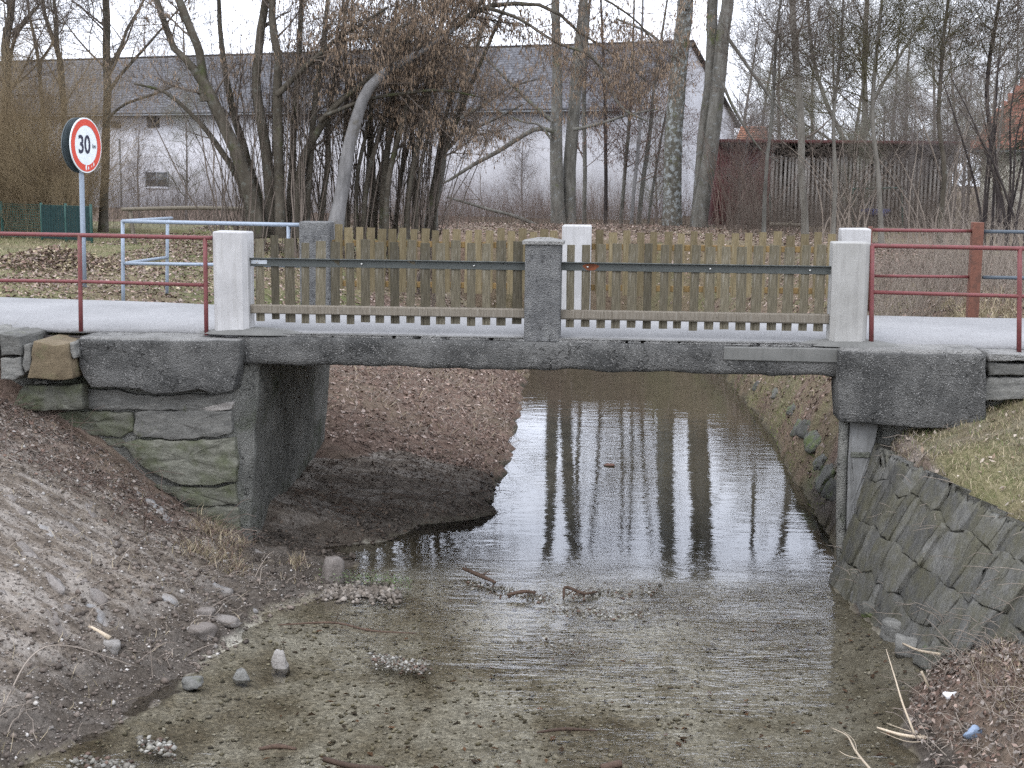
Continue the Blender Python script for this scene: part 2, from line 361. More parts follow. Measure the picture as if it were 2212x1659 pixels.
def boulder(name, c, size, mat, parent=None, rough=.25, sq=.5, rot=0., seed=0, tilt=0., taper=0.):
    """angular stone: a sphere of directions cut by random planes, then worn by noise"""
    v, f = ico(); r_ = np.random.default_rng(1000 + seed); n = r_.normal(size=(9, 3)); n /= np.linalg.norm(n, axis=1, keepdims=True); n = np.vstack([n, np.eye(3), -np.eye(3)])
    d = np.r_[r_.uniform(.66, 1.0, 9), np.full(6, .64 + .6 * (sq - .35))]; dots = v @ n.T; rad = np.where(dots > .05, d / np.maximum(dots, .05), 9).min(1)
    s = v * np.minimum(rad, 1.25)[:, None]; s = s / np.abs(s).max(0); s = s * (1 + (.12 + rough * .6) * fbm(v * 1.9 + seed * 7.7, 4)[:, None]) + .09 * fbm(v * 6 + seed, 3)[:, None] * v
    s[:, :2] *= (1 - taper * np.clip((s[:, 2:3] + 1) / 2, 0, 1)); s = s * np.asarray(size) / 2
    M = np.array(Matrix.Rotation(rot, 3, 'Z') @ Matrix.Rotation(tilt, 3, 'Y'))
    return mk(name, s @ M.T + np.asarray(c), f, mat, parent, False)

# ------------------------------------------------------------------ terrain with the stream cut into it
W = -2.35
Ls = {6: [(-60, 0), (-9, -.05), (-7.6, -.3), (-6, -1.2), (-4.6, -2.0), (-4.1, -2.2), (-3.9, W)],
 8.5: [(-60, 0), (-8.4, -.05), (-7.2, -.3), (-5.6, -1.1), (-4.2, -1.85), (-3.6, -2.2), (-3.2, W)],
 9.7: [(-60, 0), (-8, -.05), (-6.7, -.3), (-5.1, -1.05), (-3.7, -1.8), (-3.0, -2.2), (-2.5, W)],
 11.7: [(-60, 0), (-7.3, -.05), (-6, -.42), (-4.7, -1.08), (-3.5, -1.72), (-2.8, -2.12), (-2.25, W)],
 12.3: [(-60, 0), (-6.9, -.1), (-5.7, -.55), (-4.4, -1.18), (-3.4, -1.82), (-2.5, -2.17), (-1.75, W)],
 13.5: [(-60, -.02), (-6.6, -.12), (-5.3, -.58), (-4.2, -1.1), (-3.25, -1.82), (-2.6, -2.17), (-1.55, W)],
 13.8: [(-60, -.02), (-7, -.05), (-5.1, -.06), (-4.4, -.1), (-3.25, -1.62), (-2.6, -2.12), (-1.75, W)],
 13.95: [(-60, -.02), (-6.3, -.06), (-5, -.06), (-4.2, -.1), (-3.2, -1.7), (-2.6, -2.14), (-1.75, W)],
 14.2: [(-60, -.02), (-6.3, -.06), (-5, -.06), (-4.2, -.1), (-3.2, -1.7), (-1.45, -2.26), (-1.35, W)],
 14.9: [(-60, -.02), (-6.3, -.06), (-5, -.06), (-4.2, -.1), (-3.2, -1.9), (-1.1, -2.22), (-1.03, W)],
 15.2: [(-60, -.02), (-6.3, -.06), (-5, -.06), (-4.2, -.1), (-3.2, -1.9), (-.5, -2.2), (-.42, W)],
 15.45: [(-60, -.02), (-6.3, -.06), (-5, -.06), (-4.2, -.1), (-3.2, -1.9), (-.32, -2.2), (-.25, W)],
 16.1: [(-60, 0), (-6.3, -.06), (-5, -.2), (-4.2, -.6), (-3, -1.8), (-.28, -2.17), (-.2, W)],
 17.2: [(-60, .02), (-6.3, .0), (-5.2, -.2), (-4, -.7), (-2.4, -1.6), (-.22, -2.14), (-.12, W)],
 18.3: [(-60, .02), (-6, .0), (-4.8, -.2), (-3.4, -.8), (-2, -1.4), (-.5, -2.05), (-.07, W)],
 20.3: [(-60, .0), (-5.6, .0), (-4.4, -.2), (-3, -.8), (-1.7, -1.4), (-.4, -2.0), (.03, W)],
 24.4: [(-60, .0), (-5, .0), (-4, -.1), (-2.6, -.7), (-1.4, -1.4), (-.3, -2.0), (.2, W)],
 28: [(-60, .0), (-4.5, .0), (-3.5, -.1), (-2.4, -.6), (-1.2, -1.3), (-.2, -2.0), (.32, W)]}
Rs = {6: [(2.9, W), (3.1, -2.1), (3.4, -1.8), (3.9, -1.5), (4.6, -.9), (6, -.2), (60, 0)],
 8.7: [(2.75, W), (2.95, -2.15), (3.3, -1.85), (3.75, -1.7), (4.1, -1.05), (5.6, -.25), (60, 0)],
 9.2: [(2.75, W), (3.0, -2.15), (3.4, -1.8), (3.7, -1.75), (4.05, -1.05), (5.6, -.3), (60, 0)],
 10: [(3.09, W), (3.25, -2.2), (3.5, -2.0), (3.65, -1.9), (4.0, -1.05), (5.5, -.35), (60, 0)],
 10.4: [(3.40, W), (3.44, -2.3), (3.52, -2.12), (3.62, -1.9), (3.95, -1.05), (5.4, -.4), (60, 0)],
 11.6: [(3.19, W), (3.23, -2.3), (3.32, -2.1), (3.45, -1.8), (3.78, -1.0), (5.2, -.42), (60, 0)],
 12.4: [(3.15, W), (3.19, -2.3), (3.27, -2.1), (3.37, -1.8), (3.62, -1.0), (5.0, -.42), (60, 0)],
 13.0: [(3.22, W), (3.25, -2.3), (3.32, -2.1), (3.40, -1.8), (3.6, -.95), (4.9, -.40), (60, 0)],
 14: [(3.47, W), (3.52, -2.25), (3.58, -2.1), (3.7, -1.7), (3.9, -1.2), (5, -.5), (60, -.02)],
 16: [(3.66, W), (3.75, -2.1), (3.9, -1.9), (4.05, -1.6), (4.3, -1.2), (5.2, -.3), (60, 0)],
 18: [(3.73, W), (3.8, -2.1), (4.0, -1.6), (4.3, -1.1), (4.9, -.6), (6.0, -.02), (60, .0)],
 20: [(3.97, W), (4.05, -2.05), (4.25, -1.6), (4.7, -1.1), (5.3, -.6), (6.5, .0), (60, .0)],
 22.4: [(4.11, W), (4.2, -2.05), (4.5, -1.6), (5, -1.1), (5.6, -.6), (6.6, .0), (60, .0)],
 27.4: [(4.25, W), (4.35, -2.0), (4.7, -1.5), (5.2, -1), (5.8, -.5), (6.6, .0), (60, .0)]}
def sect(D, Y):
    ks = sorted(D); a = np.array([D[k] for k in ks]); Yc = min(max(Y, ks[0]), ks[-1])
    return np.array([[np.interp(Yc, ks, a[:, i, j]) for j in (0, 1)] for i in range(a.shape[1])])
def shift(Y): return np.interp(Y, [32.5, 34, 35.5, 37, 38.5, 41, 45], [0, -1.2, -4.5, -11, -24, -60, -100])
def bed(Y, x, xl, xr):
    k = (x - xl) / (xr - xl)
    d = np.interp(Y, [6, 9, 11, 12.2, 12.7, 14, 16, 30], [.16, .13, .11, .07, .05, .22, .32, .4])
    prof = np.clip(np.minimum(k, 1 - k) * 8, 0, 1) * (.75 + .9 * np.clip((k - .55) / .35, 0, 1) * (Y < 13))
    return W - d * prof
def geo(a, b, h0, g):
    o = [a]; h = h0; sg = 1 if b > a else -1
    while (b - o[-1]) * sg > 0: o.append(o[-1] + sg * h); h *= g
    return o
xs = np.array(sorted(set(np.round(geo(-8, -500, .1, 1.13) + list(np.arange(-8, 7.5, .05)) + geo(7.5, 500, .1, 1.13), 4))))
ys = np.array(sorted(set(np.round(geo(7.6, -40, .1, 1.18) + list(np.arange(7.6, 19.5, .05)) + list(np.arange(19.5, 46, .15)) + geo(46, 900, .25, 1.12), 4))))
Z = np.zeros((len(ys), len(xs))); ZW = np.zeros_like(Z)     # ZW: 1 in the stream bed
for j, Y in enumerate(ys):
    l = sect(Ls, Y).copy(); r = sect(Rs, Y).copy(); sh = shift(Y)
    wig = .10 * float(vnoise(np.array([Y * 2.6, 3.3, 0]))) + .08 * float(vnoise(np.array([Y * 7.1, 1.3, 0]))); l[-1, 0] += wig; l[-2, 0] += wig; r[0, 0] += .5 * float(vnoise(np.array([Y * 5., 8.3, 0]))) * .1
    l[1:, 0] += sh; r[:-1, 0] += sh
    l[0, 0] = min(l[0, 0], l[1, 0] - 1)
    bx = np.r_[l[:, 0], r[:, 0]]; bz = np.r_[l[:, 1], r[:, 1]]
    z = np.interp(xs, bx, bz); m = (xs > l[-1, 0]) & (xs < r[0, 0])
    z[m] = bed(Y, xs[m], l[-1, 0], r[0, 0]); ZW[j] = m; Z[j] = z
def blur(a, n, ax):
    for _ in range(n): a = (np.roll(a, 1, ax) + 2 * a + np.roll(a, -1, ax)) / 4
    return a
Zb = blur(blur(Z, 5, 0), 5, 1); Z = np.where(ZW > .5, np.minimum(Zb, Z + .01), Zb); Z[:, :2] = .0; Z[:, -2:] = 0.
XX, YY = np.meshgrid(xs, ys); PP = np.stack([XX, YY, np.zeros_like(XX)], -1)
S_, T_ = st(XX, YY)
near = np.clip(1.2 - np.abs(XX) / 14, 0, 1) * np.clip((45 - YY) / 20, 0, 1)
dry = 1 - ZW
lump = fbm(PP * np.array([1.1, 1.1, 1]), 3) * .07 + fbm(PP * 4, 3) * .035 + fbm(PP * 12, 3) * .022
# left bank: diagonal streaks and clods
lb = (XX < 0) * (YY < 13.4) * dry
strk = fbm(np.stack([(XX * .45 - YY * .9) * 3.2, (XX * .9 + YY * .45) * .9, 0 * XX], -1), 4)
clod = np.abs(fbm(PP * 7 + 31, 3)); zz0 = np.clip((-1.55 - Z) / .5, 0, 1)
lump = lump + lb * (strk * .085 + np.abs(fbm(PP * np.array([14., 9, 1]) + 5, 3)) * .03 + zz0 * clod * .11)
flat = (T_ > -.3) & (T_ < 3.4)
Z = Z + np.clip(near, 0, 1) * lump * np.where(ZW > .5, .35, 1) * np.where(flat & (Z > -.3), .2, 1)
far = np.clip((YY - 40) / 30, 0, 1); Z = Z + far * fbm(PP * .05, 3) * .25 - np.clip((YY - 46) / 26, 0, 1) * 1.0
def road_far(s): return np.interp(s, [-60, -7, -3.2, 3.2, 8, 60], [3.6, 3.35, 2.55, 2.75, 2.85, 2.9])
inroad = (T_ > .02) & (T_ < road_far(S_) - .05) & (np.abs(S_) < 75) & (np.abs(S_) > 2.4)
Z = np.where(inroad, np.minimum(Z, -.07), Z)
Z = np.where((ZW < .5) & (Z < W - .02) & (YY < 30), W - .02, Z)
def hgt(x, y):
    x = np.asarray(x, float); y = np.asarray(y, float)
    i = np.clip(np.searchsorted(xs, x) - 1, 0, len(xs) - 2); j = np.clip(np.searchsorted(ys, y) - 1, 0, len(ys) - 2)
    a = np.clip((x - xs[i]) / (xs[i + 1] - xs[i]), 0, 1); b = np.clip((y - ys[j]) / (ys[j + 1] - ys[j]), 0, 1)
    return (Z[j, i] * (1 - a) + Z[j, i + 1] * a) * (1 - b) + (Z[j + 1, i] * (1 - a) + Z[j + 1, i + 1] * a) * b
idx = np.arange(Z.size).reshape(Z.shape)
gf = np.stack([idx[:-1, :-1], idx[:-1, 1:], idx[1:, 1:], idx[1:, :-1]], -1).reshape(-1, 4)
def m_ground():
    b = NB('ground'); a = b.attr('zone'); s = b.n.new("ShaderNodeSeparateColor"); b.l.new(a.outputs["Color"], s.inputs[0])
    big, mid, fin = b.noise(.9, 6, .65), b.noise(6, 6, .7), b.noise(38, 5, .7)
    mud = b.ramp(mid, [(.3, (.060, .048, .037)), (.5, (.128, .105, .083)), (.7, (.21, .18, .147))])
    mud = b.mix(b.ramp(b.noise(2.6, 5, .6, None, b.map((.5, 2.2, 1), None, (0, 0, R(-26)))), [(.47, 0.), (.60, .85)]), mud, (.27, .242, .212))
    mud = b.mix(.75, mud, b.ramp(fin, [(.3, .45), (.7, 1.45)]), 'MULTIPLY')
    leaf = b.ramp(b.noise(13, 6, .75), [(.3, (.048, .031, .024)), (.5, (.118, .078, .058)), (.72, (.20, .145, .115))])
    leaf = b.mix(b.ramp(big, [(.5, 0.), (.65, .5)]), leaf, (.15, .122, .085)); leaf = b.mix(.7, leaf, b.ramp(fin, [(.3, .5), (.7, 1.5)]), 'MULTIPLY')
    grass = b.ramp(b.noise(9, 6, .75), [(.28, (.06, .062, .026)), (.5, (.135, .122, .062)), (.7, (.22, .19, .115))])
    grass = b.mix(b.ramp(big, [(.45, 0.), (.62, .6)]), grass, (.065, .088, .028)); grass = b.mix(.6, grass, b.ramp(fin, [(.3, .5), (.7, 1.5)]), 'MULTIPLY')
    bedc = b.ramp(b.noise(1.1, 6, .65, (1, .8, 1)), [(.34, (.085, .07, .048)), (.45, (.17, .15, .112)), (.56, (.27, .252, .208)), (.70, (.36, .345, .30))])
    v = b.voro(48, out="Color"); vv = b.n.new("ShaderNodeSeparateColor"); b.l.new(v, vv.inputs[0])
    bedc = b.mix(.6, bedc, b.ramp(vv.outputs[0], [(0., .4), (.6, 1.), (1., 1.7)]), 'MULTIPLY')
    bedc = b.mix(b.ramp(b.noise(5, 5, .7, (.5, 2.2, 1)), [(.58, 0.), (.7, .6)]), bedc, (.075, .066, .044))
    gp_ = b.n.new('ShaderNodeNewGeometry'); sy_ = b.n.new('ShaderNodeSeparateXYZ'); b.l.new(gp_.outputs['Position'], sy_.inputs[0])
    depth_dim = b.n.new('ShaderNodeMapRange'); b.l.new(sy_.outputs[1], depth_dim.inputs[0]); depth_dim.inputs[1].default_value = 12.6; depth_dim.inputs[2].default_value = 15.5
    bedc = b.mix(depth_dim.outputs[0], bedc, b.ramp(b.noise(1.5, 5), [(.35, (.030, .027, .018)), (.65, (.07, .062, .045))]))  # far bed darkened in colour to stand in for light lost in deep water
    right_dim = b.n.new('ShaderNodeMapRange'); b.l.new(sy_.outputs[0], right_dim.inputs[0]); right_dim.inputs[1].default_value = 1.2; right_dim.inputs[2].default_value = 3.; right_dim.inputs[4].default_value = .75
    bedc = b.mix(b.math('MULTIPLY', right_dim.outputs[0], b.ramp(b.noise(2.3, 5, .65), [(.3, .4), (.6, 1.)])), bedc, (.082, .070, .046))  # bed darkened towards the right, standing in for depth darkening of the water
    wz = b.n.new('ShaderNodeNewGeometry'); ws_ = b.n.new('ShaderNodeSeparateXYZ'); b.l.new(wz.outputs['Position'], ws_.inputs[0]); wet = b.n.new('ShaderNodeMapRange'); b.l.new(b.math('ADD', ws_.outputs[2], b.math('MULTIPLY', mid, .25)), wet.inputs[0]); wet.inputs[1].default_value = -2.10; wet.inputs[2].default_value = -1.78; wet.inputs[3].default_value = .8; wet.inputs[4].default_value = 0.
    mud = b.mix(wet.outputs[0], mud, b.ramp(fin, [(.3, (.022, .018, .014)), (.7, (.075, .063, .052))]))
    c = b.mix(s.outputs[0], mud, leaf); c = b.mix(s.outputs[1], c, grass); c = b.mix(s.outputs[2], c, bedc)
    h = b.mix(.5, mid, fin); return b.done(c, .95, b.bump(h, .8, .05), .15)
m_ground()
ground = mk('ground', np.stack([XX, YY, Z], -1).reshape(-1, 3), gf, 'ground', None, True); tag(ground, kind='structure')
nz = fbm(PP * .8 + 9, 3); nz2 = fbm(PP * 2.2 + 4, 3)
z_leaf = np.where(YY > 16.2, .9, 0.) * 1.0
z_leaf = np.maximum(z_leaf, np.where((XX < -3.0) & (YY > 12.3) & (YY < 14) & (Z > -2.0) & (YY > 12.5), .5 + .5 * nz2, 0))
z_leaf = np.maximum(z_leaf, np.where((XX > 2.9) & (YY < 10.6) & (Z > W), .8, 0))
z_leaf = np.maximum(z_leaf, np.where((XX > 3.2) & (YY < 14), .35, 0)); z_leaf = np.where((YY < 16.9) & (YY > 13.6) & (Z < -1.9), .0, z_leaf)
z_gr = np.where((YY > 16.8) & (XX < -2.6) & (YY < 44), .85 + .6 * nz, 0.); z_gr = np.where((YY > 26) & (XX > -2.6), .3 + .5 * nz, z_gr)
z_gr = np.maximum(z_gr, np.where((XX > 3.4) & (YY > 16.4) & (YY < 38) & (Z < -.1), .35 + .7 * nz2, 0)); z_gr = np.maximum(z_gr, np.where((XX > 3.75) & (YY < 13.2) & (Z > -1.15), .75 + .6 * nz2, 0)); z_gr = np.maximum(z_gr, np.where((XX < -4.3) & (Z > -.32) & (YY < 14.5), .6 + .5 * nz2, 0))
z_bed = np.clip(ZW, 0, 1)
za = ground.data.color_attributes.new('zone', 'FLOAT_COLOR', 'POINT')
za.data.foreach_set("color", np.stack([np.clip(z_leaf, 0, 1), np.clip(z_gr, 0, 1), z_bed, np.ones_like(Z)], -1).astype(np.float32).ravel())

# ------------------------------------------------------------------ water
def m_water():
    b = NB('water'); b.n.remove(b.p)
    geo_ = b.n.new("ShaderNodeNewGeometry"); sx = b.n.new("ShaderNodeSeparateXYZ"); b.l.new(geo_.outputs["Position"], sx.inputs[0])
    def rng_(o, a, c, lo, hi):
        m = b.n.new("ShaderNodeMapRange"); m.interpolation_type = 'SMOOTHSTEP'; b.l.new(o, m.inputs[0])
        for i, x in enumerate((a, c, lo, hi)): m.inputs[i + 1].default_value = x
        return m.outputs[0]
    rif = b.math('MULTIPLY', rng_(sx.outputs[1], 9., 10.6, .5, 1), rng_(sx.outputs[1], 12.2, 14.0, 1, .07))
    rif = b.math('MULTIPLY', rif, rng_(sx.outputs[0], -1.2, 1.3, .3, 1))
    rif = b.math('ADD', rif, .02)
    r1 = b.noise(7, 3, .5, (.55, 1.9, 1), dist=.4); r2 = b.noise(22, 3, .55, (.55, 1.5, 1), dist=.3); calm = b.noise(3.2, 2, .5, (.45, 1.6, 1))
    n = b.bump(calm, .03, .1); m1 = b.n.new("ShaderNodeBump"); m1.inputs["Distance"].default_value = .06
    b.l.new(b.math('ADD', b.math('ADD', b.math('MULTIPLY', r1, 1.), b.math('MULTIPLY', b.noise(2.4, 2, .5, (.4, 1.8, 1), dist=.5), 1.6)), b.math('MULTIPLY', r2, .38)), m1.inputs["Height"]); b.l.new(b.math('MULTIPLY', b.math('MULTIPLY', rif, b.ramp(b.noise(.9, 4, .6, (.5, 1.4, 1)), [(.35, .2), (.62, 1.)])), .26), m1.inputs["Strength"]); b.l.new(n, m1.inputs["Normal"])
    fr = b.n.new("ShaderNodeFresnel"); fr.inputs["IOR"].default_value = 1.33; b.l.new(m1.outputs[0], fr.inputs["Normal"])
    gl = b.n.new("ShaderNodeBsdfGlossy"); gl.inputs["Roughness"].default_value = .03; gl.inputs["Color"].default_value = (.96, .97, 1, 1); b.l.new(m1.outputs[0], gl.inputs["Normal"])
    tr = b.n.new("ShaderNodeBsdfTransparent"); tr.inputs["Color"].default_value = (.90, .885, .84, 1)
    mx = b.n.new("ShaderNodeMixShader"); b.l.new(fr.outputs[0], mx.inputs[0]); b.l.new(tr.outputs[0], mx.inputs[1]); b.l.new(gl.outputs[0], mx.inputs[2]); b.l.new(mx.outputs[0], b.out.inputs[0])
m_water()
wy = np.r_[np.arange(-30, 32, 1.), np.arange(32, 39, .5)]; wv = []
for Y in wy:
    l = sect(Ls, Y)[-1, 0] + shift(Y); r = sect(Rs, Y)[0, 0] + shift(Y); wv += [(l - .35, Y, W), (r + .35, Y, W)]
wf = np.array([[2 * i, 2 * i + 1, 2 * i + 3, 2 * i + 2] for i in range(len(wy) - 1)])
tag(mk('stream_water', wv, wf, 'water'), kind='structure')

# ------------------------------------------------------------------ road
ss = np.r_[np.arange(-70, -8, 2.), np.arange(-8, 8, .25), np.arange(8, 70, 2.)]
rv = []
for s in ss:
    w0 = float(np.interp(s, [-70, -3.3, -3.0, 3.1, 3.4, 70], [.14, .12, -.10, -.10, .10, .12])) + .03 * math.sin(s * 3.1) + .02 * math.sin(s * 9.7); w1 = road_far(s) + .05 * math.sin(s * 2.3)
    for k, t in enumerate(np.linspace(w0, w1, 7)): rv.append(B(s, t, .0 + .03 * math.sin(math.pi * k / 6) - (.045 if k in (0, 6) else 0)))
    rv += [B(s, w1, -.09), B(s, w0, -.09)]
ri = np.arange(len(rv)).reshape(-1, 9); rf = np.stack([ri[:-1], ri[1:], np.roll(ri, -1, 1)[1:], np.roll(ri, -1, 1)[:-1]], -1).reshape(-1, 4)
tag(mk('road', rv, rf, 'asphalt', None), kind='structure')

# ------------------------------------------------------------------ bridge
br = thing('road_bridge', B(0, 1.4, -.3), 'small concrete road bridge with rough aggregate edge beam over the stream', 'bridge')
def roughbeam(name, s0, s1, t0, t1, z0, z1, mat, parent, n=120, amp=.012, low=.02, seed=0, topmat=None):
    """long beam with worn edges; profile follows s"""
    S = np.linspace(s0, s1, n); prof = [(t1, z1), (t0 + .05, z1), (t0 + .012, z1 - .012), (t0, z1 - .045), (t0, (z0 + z1) / 2 + .03), (t0 + .004, (z0 + z1) / 2 - .03), (t0, z0 + .05), (t0 + .02, z0 + .01), (t0 + .07, z0), (t1, z0)]
    P = np.array([[(s, t, z) for (t, z) in prof] for s in S]); q = P * np.array([6., 6, 9]) + seed
    P[..., 1] += fbm(q, 4) * amp * np.array([0, 1, 1.2, 1.5, 1, 1, 1.5, 1, .5, 0]); P[..., 2] += fbm(q + 40, 4) * amp * np.array([0, .3, .5, .8, .4, .4, 1, 1.6, 1.4, 0])
    chip = np.clip(fbm(np.stack([S * 2.2 + seed, 0 * S, 0 * S], -1), 3) - .15, 0, 1); P[:, 6:9, 2] += (chip * low * 4)[:, None]
    chip2 = np.clip(fbm(np.stack([S * 3.1 + 77 + seed, 0 * S, 0 * S], -1), 3) - .25, 0, 1); P[:, 1:4, 1] += (chip2 * .1)[:, None]
    v = np.array([B(*p) for p in P.reshape(-1, 3)]); k = len(prof); ii = np.arange(len(v)).reshape(n, k)
    f = [np.stack([ii[:-1], np.roll(ii, -1, 1)[:-1], np.roll(ii, -1, 1)[1:], ii[1:]], -1).reshape(-1, 4), ii[:1].copy(), ii[-1:, ::-1].copy()]
    return mk(name, v, f, mat, parent, False)
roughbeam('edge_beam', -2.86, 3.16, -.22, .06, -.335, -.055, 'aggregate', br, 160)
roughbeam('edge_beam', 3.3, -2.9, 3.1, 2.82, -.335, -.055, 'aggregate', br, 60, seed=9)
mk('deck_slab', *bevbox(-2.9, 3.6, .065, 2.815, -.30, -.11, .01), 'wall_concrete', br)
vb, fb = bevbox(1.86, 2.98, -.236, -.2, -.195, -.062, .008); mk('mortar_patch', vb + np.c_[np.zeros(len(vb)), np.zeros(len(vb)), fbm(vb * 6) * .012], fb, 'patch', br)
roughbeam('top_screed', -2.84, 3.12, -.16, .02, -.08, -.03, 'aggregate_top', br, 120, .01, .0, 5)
# mortar fillets at the post feet
for s0, s1 in ((-3.25, -2.25), (2.6, 3.5)):
    S = np.linspace(0, 1, 16); A = np.linspace(0, math.pi, 9)
    v = [B(s0 + (s1 - s0) * u, -.06 + .16 * math.cos(a) * (1 if math.cos(a) < 0 else 2) * math.sin(math.pi * min(max(u, .03), .97)) ** .4, -.045 + (.06 * math.sin(a)) * math.sin(math.pi * min(max(u, .03), .97)) ** .5) for u in S for a in A]
    i = np.arange(len(v)).reshape(16, 9); mk('mortar_fillet', v, np.stack([i[:-1, :-1], i[1:, :-1], i[1:, 1:], i[:-1, 1:]], -1).reshape(-1, 4), 'patch', br, True)

# left abutment: concrete wall under the deck, wing wall of stones
la = thing('stone_abutment', B(-3.4, .5, -2.2), 'left bridge abutment of mossy stone courses under a thick dark concrete block', 'abutment')
def wallgrid(name, s_of, t0, t1, z0, z1, mat, parent, back, amp=.02, n=40, m=40):
    t = np.linspace(t0, t1, n); z = np.linspace(z0, z1, m); TT, ZZ = np.meshgrid(t, z); SS = s_of(TT, ZZ) + fbm(np.stack([TT * 3, ZZ * 3, 0 * TT], -1), 4) * amp
    v = np.array([B(s, q, w) for s, q, w in zip(SS.ravel(), TT.ravel(), ZZ.ravel())]); i = np.arange(len(v)).reshape(m, n)
    f = [np.stack([i[:-1, :-1], i[:-1, 1:], i[1:, 1:], i[1:, :-1]], -1).reshape(-1, 4)]
    rim = np.r_[i[0], i[1:, -1], i[-1, -2::-1], i[-2:0:-1, 0]]
    bv = np.array([B(back, st(*v[k][:2])[1], v[k][2]) for k in rim]); o = len(v); r2 = o + np.arange(len(rim))
    f.append(np.stack([rim, r2, np.roll(r2, -1), np.roll(rim, -1)], -1)); v = np.vstack([v, bv])
    return mk(name, v, f, mat, parent, True)
wallgrid('abutment_wall', lambda t, z: -2.665 + .075 * (z + .3) + 0 * t, -.10, 3.35, -2.7, -.30, 'wall_concrete', la, -5.2)
def fl(a, d, z): return B(a, d, z)
def px(pts, t): return [on_t(u, v, t) for u, v in pts]
v0 = px([(165, 735), (522, 735), (505, 842), (165, 842)], -.36)
def caps(name, outl, t0, t1, mat, par, rough=.012, seed=1, bev=.018):
    return rockpoly(name, outl, t0, t1, mat, par, rough, .04, bev, fl, .25, seed)
caps('concrete_block', px([(165, 734), (340, 736), (519, 737), (517, 790), (503, 845), (470, 852), (430, 842), (395, 848), (330, 852), (300, 842), (250, 838), (195, 836), (180, 815), (170, 790)], -.36), -.36, .06, 'aggregate', la, .016)
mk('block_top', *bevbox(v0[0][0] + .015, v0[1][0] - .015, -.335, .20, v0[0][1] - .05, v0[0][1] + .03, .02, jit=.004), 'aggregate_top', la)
stones_l = [([(0, 722), (46, 726), (48, 768), (0, 770)], 'stone_grey', 0), ([(-60, 718), (-4, 722), (-4, 772), (-60, 780)], 'stone_grey', 0), ([(0, 774), (44, 772), (50, 810), (30, 822), (0, 818)], 'stone_grey', 0),
 ([(52, 745), (68, 742), (64, 800), (54, 806), (48, 790)], 'stone_grey', .01), ([(72, 738), (118, 744), (146, 742), (158, 818), (110, 822), (58, 818)], 'stone_rust', -.03), ([(150, 740), (162, 738), (164, 772), (158, 778), (152, 765)], 'stone_grey', .01),
 ([(74, 824), (100, 822), (104, 830), (72, 831)], 'stone_grey', 0), ([(50, 832), (120, 836), (176, 830), (178, 884), (120, 888), (20, 884)], 'stone_moss', -.02),
 ([(182, 842), (250, 842), (330, 858), (400, 852), (470, 856), (502, 850), (498, 872), (440, 888), (300, 886), (184, 884)], 'stone_grey', -.04), ([(430, 882), (470, 872), (502, 868), (500, 884), (455, 890)], 'stone_pale', -.05),
 ([(120, 890), (200, 888), (286, 890), (288, 930), (262, 946), (180, 938)], 'stone_moss', -.02), ([(292, 890), (400, 886), (500, 888), (502, 936), (470, 944), (380, 950), (300, 944), (288, 936)], 'stone_grey', -.05),
 ([(225, 948), (262, 948), (272, 958), (258, 968), (230, 962)], 'stone_moss', -.01), ([(264, 960), (300, 950), (400, 954), (506, 946), (512, 1000), (508, 1040), (460, 1050), (380, 1046), (310, 1010)], 'stone_moss', -.06),
 ([(330, 1050), (460, 1054), (508, 1044), (514, 1090), (420, 1096)], 'stone_moss', -.04), ([(380, 1096), (514, 1094), (520, 1160), (440, 1160)], 'stone_moss', -.02)]
for k, (o, m, d) in enumerate(stones_l):
    d = d - (.40 if max(q[0] for q in o) < 170 and max(q[1] for q in o) < 825 else .22 if max(q[0] for q in o) < 200 else 0.04)
    rockpoly('stone', px(o, d - .08), d - .08, .25, m, la, .05 if 'moss' in m else .028, .035, .014, fl, .7, k + 3)
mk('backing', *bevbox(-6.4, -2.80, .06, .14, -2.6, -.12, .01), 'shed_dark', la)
# right abutment
ra = thing('concrete_abutment', B(3.6, .3, -2.2), 'right bridge abutment, dark concrete block on a narrow pier beside the stone slope', 'abutment')
caps('concrete_block', px([(1812, 760), (1960, 764), (2130, 768), (2131, 840), (2130, 930), (1990, 925), (1900, 918), (1860, 914), (1814, 910), (1810, 840)], -.36), -.36, .06, 'aggregate', ra, .018, 8)
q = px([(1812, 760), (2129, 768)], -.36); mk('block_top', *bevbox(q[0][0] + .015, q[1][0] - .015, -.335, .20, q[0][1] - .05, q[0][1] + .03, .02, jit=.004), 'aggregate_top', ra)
for k, (o, m, d) in enumerate([([(2134, 764), (2300, 768), (2300, 782), (2134, 780)], 'aggregate_top', -.3), ([(2136, 784), (2214, 786), (2216, 812), (2136, 810)], 'stone_grey', -.28), ([(2136, 814), (2218, 816), (2220, 860), (2100, 870)], 'stone_grey', -.27), ([(2220, 786), (2300, 786), (2300, 850), (2222, 850)], 'stone_grey', -.28)]):
    rockpoly('stone', px(o, d), d, .1, m, ra, .015, .05, .02, fl, .4, k + 60)
caps('pier', px([(1836, 908), (1898, 912), (1880, 1000), (1860, 1090), (1838, 1200), (1826, 1250), (1824, 1260), (1832, 1000)], -.2), -.2, .3, 'pier_face', ra, .03, 12)
mk('pier_ledge', *bevbox(*[x for x in (px([(1838, 980)], -.2)[0][0], px([(1880, 980)], -.2)[0][0])], -.215, -.15, px([(1838, 988)], -.2)[0][1], px([(1838, 976)], -.2)[0][1], .008), 'wall_concrete', ra)
pc = px([(1824, 912), (1826, 1262)], -.2)
pipe('pier_edge', [B(pc[0][0], -.17, pc[0][1] + .05), B(pc[0][0] + .01, -.17, -1.6), B(pc[1][0] - .01, -.17, -2.6)], .047, 'wall_concrete', ra, 12, 12)
